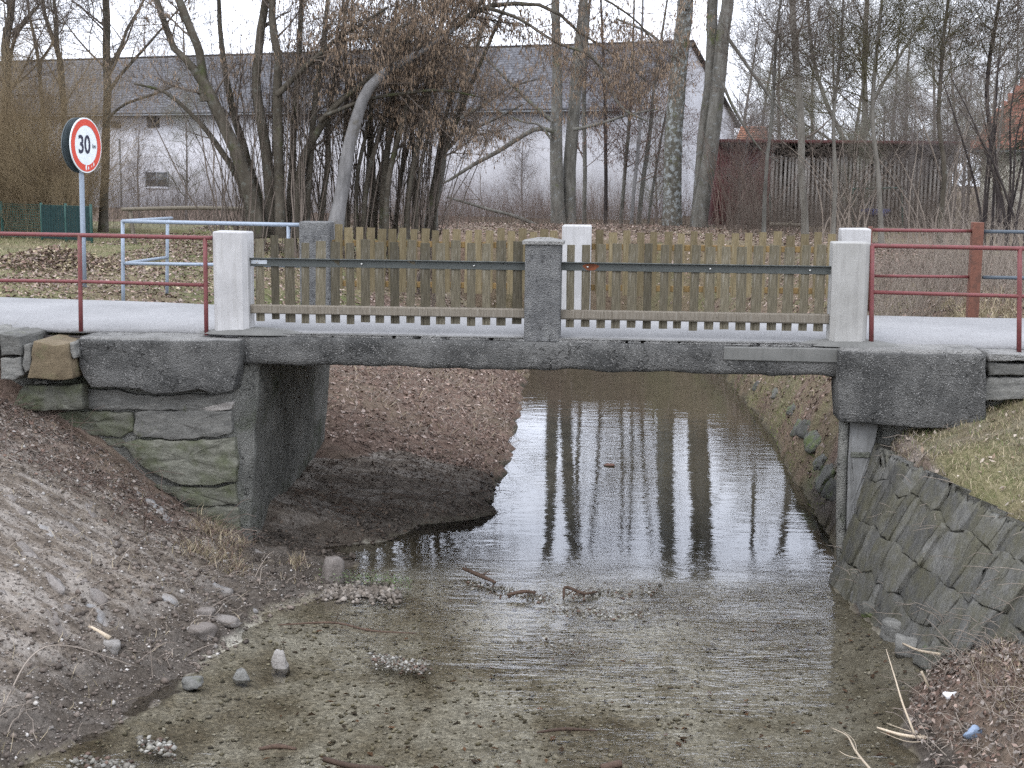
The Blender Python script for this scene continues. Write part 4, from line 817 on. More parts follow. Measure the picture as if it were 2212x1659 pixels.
def tree(name, stems, label, cat='tree', bark='bark_grey', twig='twig_brown', levels=((14, (1.2, 3.), (30, 65)), (90, (.5, 1.4), (25, 70)), (600, (.25, .7), (25, 70))), group=None, up=.06, t0=.25, sides=9, catk=None, shoots=None, limbcrown=None, wob=.12, rmin=.0035, limbs=()):
    """stems: list of (P, R); limbs: extra hand-set branches"""
    base = stems[0][0][0]; o = thing(name, base, label, cat, group)
    for P, r in stems:
        P = P.copy(); P[0, 2] -= .25; r = r.copy(); r[0] *= 1.25; v, f = tubes(P, r, sides); mk('trunk', v, f, bark, o, True)
    for P, r in limbs: v, f = tubes(P, r, 6); mk('limb', v, f, bark, o, True)
    allP = np.array([s[0] for s in stems] + [l[0] for l in limbs]); allR = np.array([s[1] for s in stems] + [l[1] for l in limbs])
    parts = []; cur = (allP, allR); last = None; sc = min(max(base[1] / 27, 1), 1.5) if name != 'background_tree' else 1.
    for k, (n, ln, an) in enumerate(levels):
        K = (7, 5, 4, 4)[min(k, 3)]
        c = grow(cur[0], cur[1], n, (ln[0] * sc, ln[1] * sc), an, K, up, wob, t0 if k == 0 else .15, 1., .36 if k == 0 else .6, rmin)
        parts.append(tubes(c[0], c[1], 4 if k == 0 else 3)); cur = c; last = c
    if limbcrown:
        lp = np.array([l[0] for l in limbs]); lr_ = np.array([l[1] for l in limbs]); c0 = grow(lp, lr_, limbcrown[0], (.7, 1.9), (25, 75), 6, -.02, .14, .3, 1, .5, rmin); c1 = grow(c0[0], c0[1], limbcrown[1], (.4, 1.1), (20, 70), 5, -.03, .13, .15, 1, .6, rmin); c2 = grow(c1[0], c1[1], limbcrown[2], (.2, .6), (25, 75), 4, -.04, .12, .15, 1, .6, rmin)
        parts += [tubes(*c0, 4), tubes(*c1, 3), tubes(*c2, 3)]; last = (np.concatenate([last[0], c2[0], c2[0]]), np.concatenate([last[1], c2[1], c2[1]]))
    if shoots:
        n, u0, u1, vt0, vt1, Y, lean, wpx = shoots; q0 = np.array([at(u, 490, Y) for u in rng.uniform(u0, u1, n)]); q0[:, 1] += rng.uniform(-1.2, 1.6, n); q0[:, 2] = hgt(q0[:, 0], q0[:, 1]) - .1
        top = np.array([at((u0 + u1) / 2 + (uu - (u0 + u1) / 2) * 1.5 + rng.normal(0, lean), v_, Y) for uu, v_ in zip(1106 + (q0[:, 0] / Y) * FPX, rng.uniform(vt0, vt1, n))]); top[:, 1] += rng.normal(0, 1., n); t = np.linspace(0, 1, 9)[None, :, None]
        P = q0[:, None] * (1 - t) + top[:, None] * t; P[..., :2] -= ((top - q0)[:, None, :2] * (t * (1 - t)) * .5); P[:, 1:] += np.cumsum(rng.normal(0, .035, P[:, 1:].shape), 1); rr = (rng.uniform(.4, 1, n) * wpx / 2 / FPX * Y)[:, None] * np.linspace(1, .3, 9)
        parts.append(tubes(P, rr, 4)); c = grow(P, rr, n * 5, (.5, 1.5), (15, 50), 5, .06, .1, .3, 1, .6, rmin); c2 = grow(c[0], c[1], n * 16, (.25, .7), (20, 65), 4, .04, .12, .2, 1, .7, rmin); parts += [tubes(*c, 3), tubes(*c2, 3)]
    v, f = join(parts); mk('crown', v, f, twig, o)
    if catk:
        n, mt, ln, rad = catk; c = last; pi = rng.choice(len(c[0]), n); kk = rng.uniform(.2, 1, n) * (c[0].shape[1] - 1); i = np.minimum(kk.astype(int), c[0].shape[1] - 2); w = (kk - i)[:, None]
        p = c[0][pi, i] * (1 - w) + c[0][pi, i + 1] * w; d = rng.normal(0, .18, (n, 3)); d[:, 2] = -1; L = rng.uniform(ln * .6, ln * 1.2, n)[:, None]
        Q = np.stack([p, p + d * L * .5, p + d * L], 1); rr = np.tile(np.array([.6, 1, .5]) * rad, (n, 1)); v, f = tubes(Q, rr, 3); mk('catkins', v, f, mt, o)
    return o
S = stem_from_px
HY = 27.0
hz = [S([(560, 486, 36), (540, 420, 32), (508, 325, 28), (470, 240, 26), (443, 182, 24), (406, 130, 15), (378, 104, 14), (355, 50, 14), (338, 0, 13), (315, -80, 11), (290, -260, 5)], HY), S([(443, 190, 20), (432, 117, 18), (406, 52, 18), (385, 0, 17), (350, -90, 13), (330, -320, 5)], HY),
 S([(590, 486, 26), (580, 380, 25), (565, 270, 22), (552, 180, 20), (560, 90, 18), (575, 0, 16), (585, -260, 6)], HY + .3), S([(608, 486, 26), (602, 350, 22), (598, 200, 20), (602, 130, 18), (590, 40, 16), (588, -220, 6)], HY + .1), S([(640, 486, 22), (650, 360, 19), (680, 290, 17), (725, 225, 14), (800, 170, 11), (900, 60, 6)], HY + .3),
 S([(575, 486, 22), (530, 330, 18), (500, 230, 15), (480, 120, 12), (470, -40, 8)], HY + .9), S([(625, 486, 18), (632, 330, 15), (640, 200, 13), (650, 60, 11), (660, -160, 6)], HY + .7), S([(660, 486, 17), (668, 350, 15), (680, 220, 13), (700, 90, 11), (720, -120, 5)], HY + .5),
 S([(545, 484, 18), (520, 400, 15), (480, 330, 13), (430, 260, 10), (360, 200, 7), (290, 180, 4)], HY + .4), S([(690, 486, 14), (705, 380, 12), (712, 250, 11), (735, 110, 9), (760, -60, 5)], HY + .9)]
hl = [S([(598, 205, 14), (640, 160, 13), (680, 125, 12), (720, 90, 10), (770, 60, 8), (840, 15, 5)], HY), S([(690, 262, 12), (770, 190, 12), (870, 128, 13), (950, 80, 13), (1000, 45, 12), (1045, 15, 12), (1110, 6, 10), (1190, 18, 8), (1250, 70, 6), (1330, 120, 4), (1395, 175, 3)], HY + .2),
 S([(700, 250, 9), (790, 215, 8), (880, 200, 7), (960, 195, 5), (1040, 210, 3)], HY - .3), S([(720, 90, 7), (830, 70, 7), (930, 30, 5), (1020, -30, 4)], HY - .2), S([(1045, 15, 9), (1120, 40, 7), (1200, 90, 6), (1270, 120, 4), (1340, 190, 3)], HY - .4), S([(1000, 45, 9), (1080, -30, 8), (1180, -50, 7), (1290, -10, 5), (1380, 50, 4), (1420, 110, 3)], HY + .1)]
tree('hazel_tree', hz, 'large many stemmed hazel fanning out behind the far fence, left of middle', bark='bark_hazel', levels=((70, (.9, 2.6), (20, 60)), (520, (.5, 1.3), (20, 65)), (5600, (.25, .7), (25, 75))), shoots=(70, 480, 700, -60, 250, HY + .4, 60, 4), limbs=hl, limbcrown=(60, 420, 4200), catk=(15000, 'catkin', .075, .0075))
hz2 = [S([(720, 486, 32), (740, 400, 30), (752, 330, 28), (768, 260, 26), (790, 200, 24), (825, 165, 22), (870, 135, 18), (930, 100, 12), (985, 60, 6)], HY - .5)]
tree('leaning_tree', hz2, 'pale smooth trunk leaning right beside the large hazel', bark='bark_pale', levels=((16, (.8, 2.), (30, 70)), (110, (.4, 1.1), (25, 65)), (900, (.2, .55), (25, 70))), t0=.5, catk=(2600, 'catkin', .075, .0075))
hz3 = []
for k in range(20):
    u = 735 + k * 10.5 + rng.normal(0, 5); lean = (u - 700) * .55 + rng.normal(0, 45); w = rng.uniform(7, 17); vt = rng.uniform(-160, 120)
    hz3.append(S([(u, 490, w), (u + lean * .12, 370, w * .9), (u + lean * .42 + rng.normal(0, 9), 230, w * .75), (u + lean * .8 + rng.normal(0, 14), 100, w * .55), (u + lean * 1.15, vt, w * .25)], HY + rng.uniform(.5, 2.6)))
tree('hazel_tree', hz3, 'thicket of thin hazel stems with catkins right of the pale leaning trunk', bark='bark_hazel', levels=((80, (.8, 2.2), (20, 60)), (700, (.45, 1.2), (20, 65)), (6500, (.25, .65), (25, 75))), shoots=(90, 690, 940, -60, 300, HY + 1.4, 70, 4), catk=(11500, 'catkin', .075, .0075), sides=6)
tr3 = [S([(930, 490, 30), (938, 440, 26), (948, 380, 22), (958, 320, 17), (985, 260, 14), (1000, 200, 11), (1030, 110, 8), (1060, 0, 5)], 32)]
tree('young_tree', tr3, 'dark crooked tree with low forks between hazel thicket and twin trunks', bark='bark_grey', levels=((16, (.9, 2.4), (30, 70)), (120, (.5, 1.2), (25, 70)), (900, (.25, .6), (25, 75))), limbs=[S([(958, 330, 10), (1000, 290, 8), (1060, 262, 6), (1130, 225, 4)], 32), S([(985, 262, 9), (1040, 230, 7), (1100, 190, 5), (1160, 170, 3)], 32)], catk=(1500, 'catkin', .075, .0075))
t4 = [S([(1208, 510, 32), (1203, 400, 29), (1201, 300, 27), (1204, 200, 23), (1203, 100, 20), (1200, 0, 18), (1198, -250, 14), (1190, -600, 7), (1185, -820, 3)], 46), S([(1228, 510, 31), (1231, 350, 28), (1243, 200, 26), (1252, 100, 23), (1262, 0, 19), (1275, -250, 14), (1290, -600, 6), (1295, -760, 3)], 46.3)]
tree('twin_trunk_tree', t4, 'tree with two upright grey trunks behind the dark capped post', bark='bark_grey', levels=((26, (1.5, 3.4), (30, 70)), (190, (.7, 1.8), (25, 70)), (2000, (.35, .9), (25, 75))), t0=.62, limbs=[S([(1192, 282, 11), (1154, 281, 10), (1094, 318, 10), (1040, 345, 9), (985, 380, 7), (950, 400, 4)], 45.7), S([(1192, 262, 9), (1150, 225, 8), (1100, 175, 7), (1040, 120, 5), (985, 90, 3)], 45.7), S([(1190, 300, 6), (1165, 270, 5), (1125, 262, 4), (1060, 230, 3)], 45.6), S([(1238, 280, 8), (1290, 268, 7), (1350, 250, 5), (1420, 235, 3)], 45.7), S([(1200, 505, 8), (1120, 470, 8), (1050, 450, 7), (965, 425, 5)], 45.5), S([(1255, 90, 9), (1300, 150, 8), (1340, 230, 6), (1400, 262, 4)], 45.6)])
tree('lichen_tree', [S([(1452, 510, 40), (1454, 350, 39), (1462, 200, 37), (1470, 100, 35), (1482, 0, 34), (1492, -250, 27), (1500, -600, 16), (1505, -900, 5)], 45)], 'thick single trunk mottled with pale lichen right of middle', bark='bark_lichen', levels=((22, (1.4, 3.2), (30, 65)), (190, (.7, 1.6), (25, 70)), (2000, (.35, .9), (25, 75))), t0=.64, limbs=[S([(1480, 20, 14), (1500, -20, 13), (1540, -60, 10), (1620, -100, 6)], 44.7), S([(1465, 130, 7), (1400, 70, 6), (1330, 40, 4)], 44.7)])
t6 = [S([(1508, 510, 34), (1520, 420, 33), (1543, 280, 32), (1554, 160, 30), (1565, 50, 28), (1573, 0, 26), (1588, -250, 20), (1605, -600, 10), (1612, -800, 4)], 44), S([(1500, 500, 20), (1516, 330, 23), (1532, 190, 24), (1538, 60, 24), (1540, 0, 23), (1545, -250, 18), (1552, -620, 7)], 44.4)]
tree('forked_tree', t6, 'tree of two trunks crossing low, left of the slatted shed', bark='bark_grey', levels=((22, (1.4, 3.2), (30, 65)), (190, (.7, 1.6), (25, 70)), (2000, (.35, .9), (25, 75))), t0=.64, limbs=[S([(1572, 80, 8), (1620, 150, 7), (1680, 230, 5), (1740, 290, 3)], 43.6), S([(1560, 180, 7), (1600, 260, 6), (1640, 320, 4), (1680, 350, 3)], 43.6)])
tree('slim_tree', [S([(1740, 500, 15), (1733, 400, 15), (1728, 250, 15), (1719, 100, 14), (1712, 0, 13), (1700, -250, 10), (1690, -600, 4)], 36)], 'slim straight pale brown trunk standing before the slatted shed', bark='bark_slim', levels=((22, (.8, 2.2), (35, 75)), (110, (.5, 1.3), (25, 70)), (700, (.3, .7), (25, 70))), t0=.25)
for k, (pts, lab, bk) in enumerate([([(1262, 500, 10), (1264, 350, 9), (1262, 200, 9), (1270, 60, 7), (1290, -200, 3)], 'thin upright sapling close to the right side of the twin trunks', 'bark_grey'), ([(1308, 500, 9), (1309, 350, 8), (1306, 200, 7), (1300, 40, 5), (1290, -150, 3)], 'thin straight sapling against the white barn wall, second from the twin trunks', 'bark_dark'),
    ([(1340, 500, 9), (1348, 400, 8), (1358, 280, 8), (1366, 150, 6), (1372, -100, 3)], 'thin sapling before the barn corner, third from the twin trunks', 'bark_grey'), ([(1362, 500, 8), (1370, 400, 8), (1382, 280, 8), (1386, 130, 6), (1390, -150, 3)], 'thin pale barked sapling before the barn corner', 'bark_pale'),
    ([(1378, 500, 11), (1388, 400, 10), (1402, 300, 9), (1412, 200, 7), (1432, 60, 5), (1460, -120, 3)], 'sapling leaning right towards the lichen covered trunk', 'bark_grey'), ([(1398, 500, 6), (1412, 400, 6), (1432, 280, 5), (1458, 180, 4), (1480, 60, 2)], 'thinnest sapling leaning right just left of the lichen covered trunk', 'bark_grey')]):
    tree('sapling', [S(pts, 49 + .5 * (k % 3))], lab, bark=bk, twig='twig_red', levels=((16, (.6, 2.), (25, 65)), (130, (.4, 1.1), (25, 70)), (900, (.2, .6), (25, 75))), group='saplings before the barn', sides=6, t0=.2, catk=(900, 'bud_red', .07, .010))
# left side trees
tree('leafless_tree', [S([(222, 490, 20), (226, 400, 18), (229, 300, 17), (232, 170, 17), (230, 80, 16), (228, 0, 15), (226, -250, 10), (224, -500, 4)], 36)], 'straight bare tree right of the speed sign before the barn', bark='bark_hazel', levels=((24, (1., 2.6), (30, 70)), (160, (.5, 1.4), (25, 70)), (2400, (.3, .8), (25, 75))), t0=.3, limbs=[S([(234, 150, 9), (262, 100, 8), (275, 60, 7), (310, 0, 6), (340, -80, 3)], 36), S([(234, 200, 9), (258, 165, 8), (290, 130, 7), (350, 60, 5), (420, -20, 3)], 36), S([(228, 260, 7), (270, 225, 6), (330, 205, 5), (390, 180, 3)], 35.6)])
tree('leafless_tree', [S([(150, 490, 16), (146, 380, 15), (140, 260, 14), (132, 160, 14), (126, 115, 12), (104, 50, 9), (92, 0, 8), (70, -200, 3)], 38), S([(128, 130, 9), (124, 95, 9), (122, 40, 8), (117, 0, 7), (112, -220, 3)], 38)], 'bare forked tree rising above the speed sign', bark='bark_hazel', levels=((20, (1., 2.4), (30, 70)), (150, (.5, 1.4), (25, 70)), (2200, (.3, .8), (25, 75))), t0=.3)
tree('leafless_tree', [S([(8, 490, 22), (10, 330, 20), (14, 200, 19), (12, 100, 18), (24, 0, 15), (40, -200, 6)], 35), S([(12, 190, 9), (30, 90, 8), (60, 40, 6), (110, -20, 3)], 35)], 'dark bare tree at the left edge of the picture', bark='bark_hazel', levels=((26, (1., 2.6), (30, 75)), (170, (.5, 1.4), (25, 70)), (2400, (.3, .8), (25, 75))), t0=.25)
tree('leafless_tree', [S([(100, 490, 10), (96, 300, 9), (84, 140, 8), (72, 70, 7), (60, 0, 5), (55, -160, 3)], 40), S([(84, 140, 6), (112, 95, 5), (118, 60, 4), (105, -20, 2)], 40)], 'thin crooked bare tree between the two left trees', bark='bark_hazel', levels=((16, (.8, 2.), (30, 75)), (110, (.5, 1.3), (25, 70)), (800, (.3, .7), (25, 75))), t0=.3)
# right side
tree('olive_tree', [S([(1848, 350, 16), (1815, 285, 10), (1785, 220, 9), (1762, 150, 8), (1748, 60, 7), (1740, -150, 3)], 58), S([(1852, 350, 15), (1868, 250, 13), (1868, 150, 12), (1872, 0, 10), (1872, -90, 4)], 58), S([(1856, 350, 12), (1878, 260, 9), (1900, 190, 8), (1950, 110, 6), (2010, 20, 3)], 58), S([(1844, 345, 8), (1790, 300, 6), (1740, 270, 4), (1700, 250, 3)], 58)], 'bare tree with mossy yellow green forks above the shed roof', bark='bark_slim', twig='twig_olive', levels=((50, (1.2, 3.), (25, 65)), (320, (.6, 1.6), (25, 70)), (2600, (.3, .9), (25, 75))), t0=.25)
def frng(a, b): return rng.uniform(a, b)
def fan(u0, u1, v0, hgt_px, n, Y, w, lean=60):
    out = []
    for k in range(n):
        u = frng(u0, u1); l = rng.normal(0, lean); vt = v0 - frng(.6, 1.) * hgt_px
        out.append(S([(u, v0, w * frng(.6, 1)), (u + l * .25, v0 * .65 + vt * .35, w * .75), (u + l * .6 + rng.normal(0, 6), v0 * .3 + vt * .7, w * .5), (u + l, vt, w * .2)], Y + frng(-.5, .5), n=10))
    return out
tree('shrub', fan(2120, 2215, 500, 420, 12, 20.5, 7, 70), 'dark thin stemmed shrub behind the blue rail at right edge', 'shrub', 'bark_dark', 'twig_brown', ((90, (.5, 1.4), (20, 60)), (600, (.3, .8), (20, 70))), sides=5, t0=.2, rmin=.003)
tree('shrub', fan(1960, 2120, 500, 330, 14, 32, 4, 110), 'pale twiggy shrub before the right end of the shed', 'shrub', 'twig_pale', 'twig_brown', ((110, (.5, 1.5), (20, 60)), (800, (.3, .8), (20, 70))), sides=4, t0=.2)
tree('shrub', fan(1770, 1880, 500, 230, 16, 34, 4, 90), 'low twiggy shrub spreading before the middle of the shed', 'shrub', 'twig_pale', 'twig_brown', ((90, (.4, 1.2), (20, 60)), (600, (.25, .7), (20, 70))), sides=4, t0=.2)
tree('shrub', fan(1550, 1680, 500, 230, 40, 43, 2.4, 40), 'dense upright reddish brushwood before the red shed end', 'shrub', 'twig_red', 'twig_red', ((160, (.4, 1.1), (10, 35)), (700, (.2, .6), (15, 50))), sides=4, t0=.2)
NT = 'slender bare trees on the right beyond the road'
for pts, lab, bk, tw in [([(1905, 500, 11), (1898, 380, 10), (1885, 250, 9), (1893, 120, 8), (1905, 0, 6), (1915, -160, 3)], 'slender bare tree before the middle of the slatted shed', 'bark_slim', 'twig_olive'), ([(2030, 500, 12), (2040, 380, 11), (2028, 250, 9), (2035, 110, 8), (2050, -20, 5), (2060, -160, 3)], 'slender bare tree before the right end of the shed', 'bark_hazel', 'twig_olive'), ([(1650, 500, 9), (1655, 380, 8), (1668, 240, 7), (1676, 100, 6), (1690, -40, 4), (1700, -160, 2)], 'slender bare tree just right of the forked tree', 'bark_grey', 'twig_brown'), ([(1800, 500, 9), (1806, 380, 8), (1800, 250, 7), (1815, 110, 6), (1822, -20, 4), (1830, -140, 2)], 'slender bare tree between slim trunk and green frame', 'bark_slim', 'twig_brown'), ([(2160, 500, 12), (2150, 360, 10), (2132, 230, 9), (2140, 110, 8), (2160, -10, 6), (2175, -160, 3)], 'slender dark tree near the right edge before the house', 'bark_dark', 'twig_brown')]:
    tree('slender_tree', [S(pts, 29)], lab, bark=bk, twig=tw, levels=((40, (.9, 2.6), (30, 75)), (300, (.5, 1.4), (25, 70)), (3000, (.25, .8), (25, 75))), group=NT, sides=6, t0=.42)
# background trees, farther off
def bigtree(x, y, h, lab, grp, twig='far_twig', bark='far_twig', dens=1., lean=0.):
    z0 = float(hgt(x, y)) - .2; n = 12; t = np.linspace(0, 1, n); P = np.stack([x + lean * t ** 1.5 * h + .25 * np.sin(t * 5 + x), y + .2 * np.cos(t * 4 + x), z0 + t * h], 1); r = .011 * h * (1 - t) ** .8 + .01
    return tree('background_tree', [(P, r)], lab, bark=bark, twig=twig, levels=((int(40 * dens), (.22 * h, .42 * h), (25, 70)), (int(300 * dens), (.1 * h, .22 * h), (25, 65)), (int(5200 * dens), (.05 * h, .13 * h), (25, 70))), group=grp, t0=.18, sides=6, rmin=.005, wob=.15)
GL = 'bare trees on the skyline right of the barn'
protos = {}
def far_tree(u, Y, h, lab, grp, kind, dens=1.):
    p = at(u, 400, Y); zb = float(hgt(p[0], Y))
    if kind not in protos:
        o = bigtree(p[0], Y, 18., lab, grp, 'far_olive' if kind % 2 else 'far_twig', dens=dens, lean=(.05, -.06, .02, 0)[kind % 4]); protos[kind] = o
    else:
        src = protos[kind]; o = src.copy(); COL.objects.link(o); tag(o, lab, 'tree', grp); o.location = (p[0], Y, zb - .2)
        for ch in list(src.children): c = ch.copy(); COL.objects.link(c); c.parent = o
        o.rotation_euler = (0, 0, u * 1.7)
    h = min(h, 1.5 + Y * .1245 + 1.2); k = h / 18.; o.scale = (k, k, k); return o
SKY = [(1640, 88, 19, 'slender bare tree just right of the barn gable'), (1690, 78, 17, 'bare tree above the red shed end'), (1745, 94, 20, 'bare tree behind the slim pale trunk'), (1790, 82, 17, 'bare tree between the slim trunk and the mossy forked tree'), (1840, 100, 22, 'tall bare tree behind the mossy forked tree'), (1905, 86, 19, 'bare tree right of the mossy forked tree'), (1955, 74, 17, 'olive tinted bare tree above the right half of the shed'), (2010, 92, 21, 'tall bare tree above the right end of the shed'), (2060, 80, 19, 'bare tree between shed and red roofed house'), (2120, 94, 20, 'tall bare tree left of the red roof'), (2175, 76, 17, 'bare tree behind the red roof'), (2230, 88, 20, 'bare tree at the right edge behind the conifer'), (2090, 68, 8, 'lower bushy bare tree behind the right end of the shed'), (1985, 64, 7, 'lowest bushy bare tree just above the shed roof'), (1720, 60, 5.8, 'low twiggy tree close behind the shed roof, left part'), (1900, 62, 6.4, 'low twiggy tree close behind the shed roof, middle part')]
for k, (u, Y, h, lab) in enumerate(SKY): far_tree(u, Y, h, lab, GL, k % 4, 1.0)
for k, (u, Y, h, lab) in enumerate([(1600, 112, 17, 'bare tree beside the far corner of the barn gable'), (1050, 130, 20, 'bare tree rising behind the barn ridge in the middle'), (700, 134, 21, 'bare tree behind the barn roof beyond the hazel'), (880, 138, 22, 'bare tree behind the barn roof beyond the hazel thicket'), (330, 140, 19, 'bare tree behind the barn roof left of the hazel')]): far_tree(u, Y, h, lab, 'bare trees around and behind the barn', k % 4)
for k, (u, Y, h, lab) in enumerate([(1665, 56, 5, 'low bush just behind the red shed end'), (1775, 57, 5.2, 'low bush behind the shed roof right of the slim trunk'), (1945, 56, 5.4, 'bush behind the right part of the shed roof'), (2040, 55, 6, 'bush standing off the right end of the shed'), (2085, 44, 6, 'twiggy bush before the gap between shed and house'), (2150, 40, 5.5, 'twiggy bush before the cream house wall'), (1960, 43, 4.2, 'twiggy bush before the right half of the slats'), (1860, 42, 3.6, 'low twiggy bush before the green frame'), (1600, 46, 4.2, 'twiggy bush before the red shed boards'), (1420, 58, 4.5, 'twiggy bush at the barn corner behind the lichen trunk'), (1130, 60, 4.5, 'twiggy bush before the barn wall left of the twin trunks'), (400, 52, 5, 'twiggy bush before the barn wall between sign and hazel'), (300, 50, 4.2, 'twiggy bush before the small barn window')]): far_tree(u, Y, h, lab, 'twiggy bushes around the shed and barn', k % 4)
# conifer at the right edge
cp = at(2310, 400, 44); o = thing('conifer', (cp[0], cp[1], .4), 'dark green conifer branches at the top right edge', 'tree')
v, f = tubes(np.array([[(cp[0], cp[1], z) for z in np.linspace(.2, 13, 8)]]), np.linspace(.2, .03, 8)[None], 8); mk('trunk', v, f, 'bark_dark', o, True)
zz = rng.uniform(2.5, 12.8, 260); aa = rng.uniform(0, 6.28, 260); ll = (13.6 - zz) * .3 * rng.uniform(.7, 1.1, 260); tt = np.linspace(0, 1, 5)
P = np.stack([cp[0] + np.cos(aa)[:, None] * ll[:, None] * tt, cp[1] + np.sin(aa)[:, None] * ll[:, None] * tt, zz[:, None] + .12 * ll[:, None] * np.sin(tt * 4)[None] - .35 * ll[:, None] * tt ** 2], -1); br1 = (P, np.tile(np.linspace(.03, .008, 5), (260, 1)))
c2 = grow(*br1, 4200, (.2, .6), (30, 60), 4, -.05, .1, .15, 1, .6, .012); v, f = join([tubes(*br1, 3), tubes(*c2, 3)]); mk('crown', v, f, 'conifer', o)

# ------------------------------------------------------------------ brushwood and dry weeds (uncountable)
def brush(name, n, region, hr, mat, label, cat='undergrowth', r=(.0025, .0055), lean=.2, branch=5, K=5):
    x, y = region(n); z = hgt(x, y) - .05; h = hr[0] + (hr[1] - hr[0]) * rng.uniform(0, 1, len(x)) ** 1.7; d = rng.normal(0, lean, (len(x), 2)); t = np.linspace(0, 1, K)
    P = np.stack([x[:, None] + d[:, :1] * h[:, None] * t ** 1.4, y[:, None] + d[:, 1:] * h[:, None] * t ** 1.4, z[:, None] + h[:, None] * t], -1); P[:, 1:] += rng.normal(0, .02, P[:, 1:].shape)
    rr = rng.uniform(*r, len(x))[:, None] * np.linspace(1, .35, K); parts = [tubes(P, rr, 3)]
    if branch: c = grow(P, rr, int(len(x) * branch), (.15 * hr[1], .38 * hr[1]), (18, 55), 4, .05, .12, .25, 1, .7, r[0] * .7); parts.append(tubes(*c, 3))
    v, f = join(parts); return tag(mk(name, v, f, mat), label, cat, kind='stuff')
def wedge(u0, u1, Y0, Y1):
    def g(n): y = rng.uniform(Y0, Y1, n); x = (rng.uniform(u0, u1, n) - 1106) / FPX * y * 1.01; return x, y
    return g
def rect(x0, x1, y0, y1): return lambda n: (rng.uniform(x0, x1, n), rng.uniform(y0, y1, n))
brush('brushwood', 3200, wedge(880, 1580, 54, 78), (.5, 2.4), 'twig_red', 'reddish brown brushwood standing before the barn wall and behind the far fence')
brush('brushwood', 2300, wedge(1560, 2260, 36, 48.5), (.4, 2.3), 'twig_brown', 'grey brown brushwood standing before the slatted shed')
brush('brushwood', 1500, wedge(230, 940, 36, 66), (.5, 2.8), 'twig_brown', 'thin bare brushwood between and behind the hazel stems', lean=.2)
brush('hedge', 1500, wedge(-160, 205, 31.5, 38), (1.3, 5.0), 'twig_ochre', 'dense ochre brown leafless hedge behind the green mesh fence', 'hedge', lean=.36, branch=24)
brush('dry_weeds', 2000, wedge(1870, 2300, 17.3, 24), (.3, 1.2), 'twig_pale', 'pale dry weed stalks behind the rusty far railing', 'weeds', (.003, .005), .3, 1)
brush('dry_weeds', 1500, wedge(640, 1830, 38, 50), (.2, .9), 'twig_brown', 'low dry weeds and twigs on the far bank behind the picket fence', 'weeds', (.003, .006), .35, 3)
brush('dry_weeds', 700, wedge(150, 620, 44, 66), (.3, 1.2), 'twig_brown', 'dry weeds at the foot of the barn left of hazel', 'weeds', (.004, .007), .3, 2)

# ------------------------------------------------------------------ leaf litter, soil crumbs, grass (uncountable)
def normal_at(x, y, e=.06):
    gx = (hgt(x + e, y) - hgt(x - e, y)) / (2 * e); gy = (hgt(x, y + e) - hgt(x, y - e)) / (2 * e); n = np.stack([-gx, -gy, np.ones_like(gx)], -1); return n / np.linalg.norm(n, axis=-1, keepdims=True)
def leaves(name, x, y, size, pal, label, curl=.5, lift=.012, z=None):
    n = len(x); z = hgt(x, y) if z is None else z; N_ = normal_at(x, y); N_ += rng.normal(0, curl, N_.shape) * .6; N_ /= np.linalg.norm(N_, axis=1, keepdims=True)
    A = np.cross(N_, rng.normal(size=(n, 3))); A /= np.linalg.norm(A, axis=1, keepdims=True); C = np.cross(N_, A)
    L = rng.uniform(*size, n)[:, None]; w = L * rng.uniform(.35, .7, n)[:, None]; p = np.stack([x, y, z + lift * rng.uniform(.3, 1.6, n)], -1); cu = N_ * L * rng.uniform(-.25, .45, n)[:, None]
    v = np.stack([p - A * L / 2, p - C * w / 2 + cu * .6, p + A * L / 2 + cu * .3, p + C * w / 2 + cu * .8], 1).reshape(-1, 3); i = np.arange(n * 4).reshape(n, 4)
    f = np.concatenate([i[:, [0, 1, 2]], i[:, [0, 2, 3]]]); pal = np.array(pal); c = pal[rng.integers(0, len(pal), n)] * rng.uniform(.6, 1.35, (n, 1)); return tag(mk(name, v, f, 'leaf_tint', None, False, np.repeat(c, 4, 0)), label, 'leaf litter', kind='stuff')
def crumbs(name, x, y, size, pal, label, sink=.3, z=None, cat='soil', mat='pebble_tint'):
    n = len(x); oc = np.array([[1, 0, 0], [0, 1, 0], [-1, 0, 0], [0, -1, 0], [0, 0, 1], [0, 0, -1], [.7, .7, .5], [-.7, .6, .4]], float); hull = np.array([[0, 6, 4], [6, 1, 4], [1, 7, 4], [7, 2, 4], [2, 3, 4], [3, 0, 4], [6, 0, 5], [1, 6, 5], [7, 1, 5], [2, 7, 5], [3, 2, 5], [0, 3, 5]])
    s = rng.uniform(*size, n) ; s = s * rng.uniform(.4, 1, n); v = oc[None] * rng.uniform(.55, 1.2, (n, 8, 1)) * (s[:, None, None] * rng.uniform(.6, 1.3, (n, 1, 3))); a = rng.uniform(0, 6.28, n); c, sn = np.cos(a)[:, None], np.sin(a)[:, None]
    v = np.stack([v[..., 0] * c - v[..., 1] * sn, v[..., 0] * sn + v[..., 1] * c, v[..., 2] * .75], -1); z = hgt(x, y) if z is None else z; v += np.stack([x, y, z + s * (.6 - sink)], -1)[:, None]
    f = (hull[None] + (np.arange(n) * 8)[:, None, None]).reshape(-1, 3); pal = np.array(pal); co = pal[rng.integers(0, len(pal), n)] * rng.uniform(.65, 1.35, (n, 1)); return tag(mk(name, v.reshape(-1, 3), f, mat, None, False, np.repeat(co, 8, 0)), label, cat, kind='stuff')
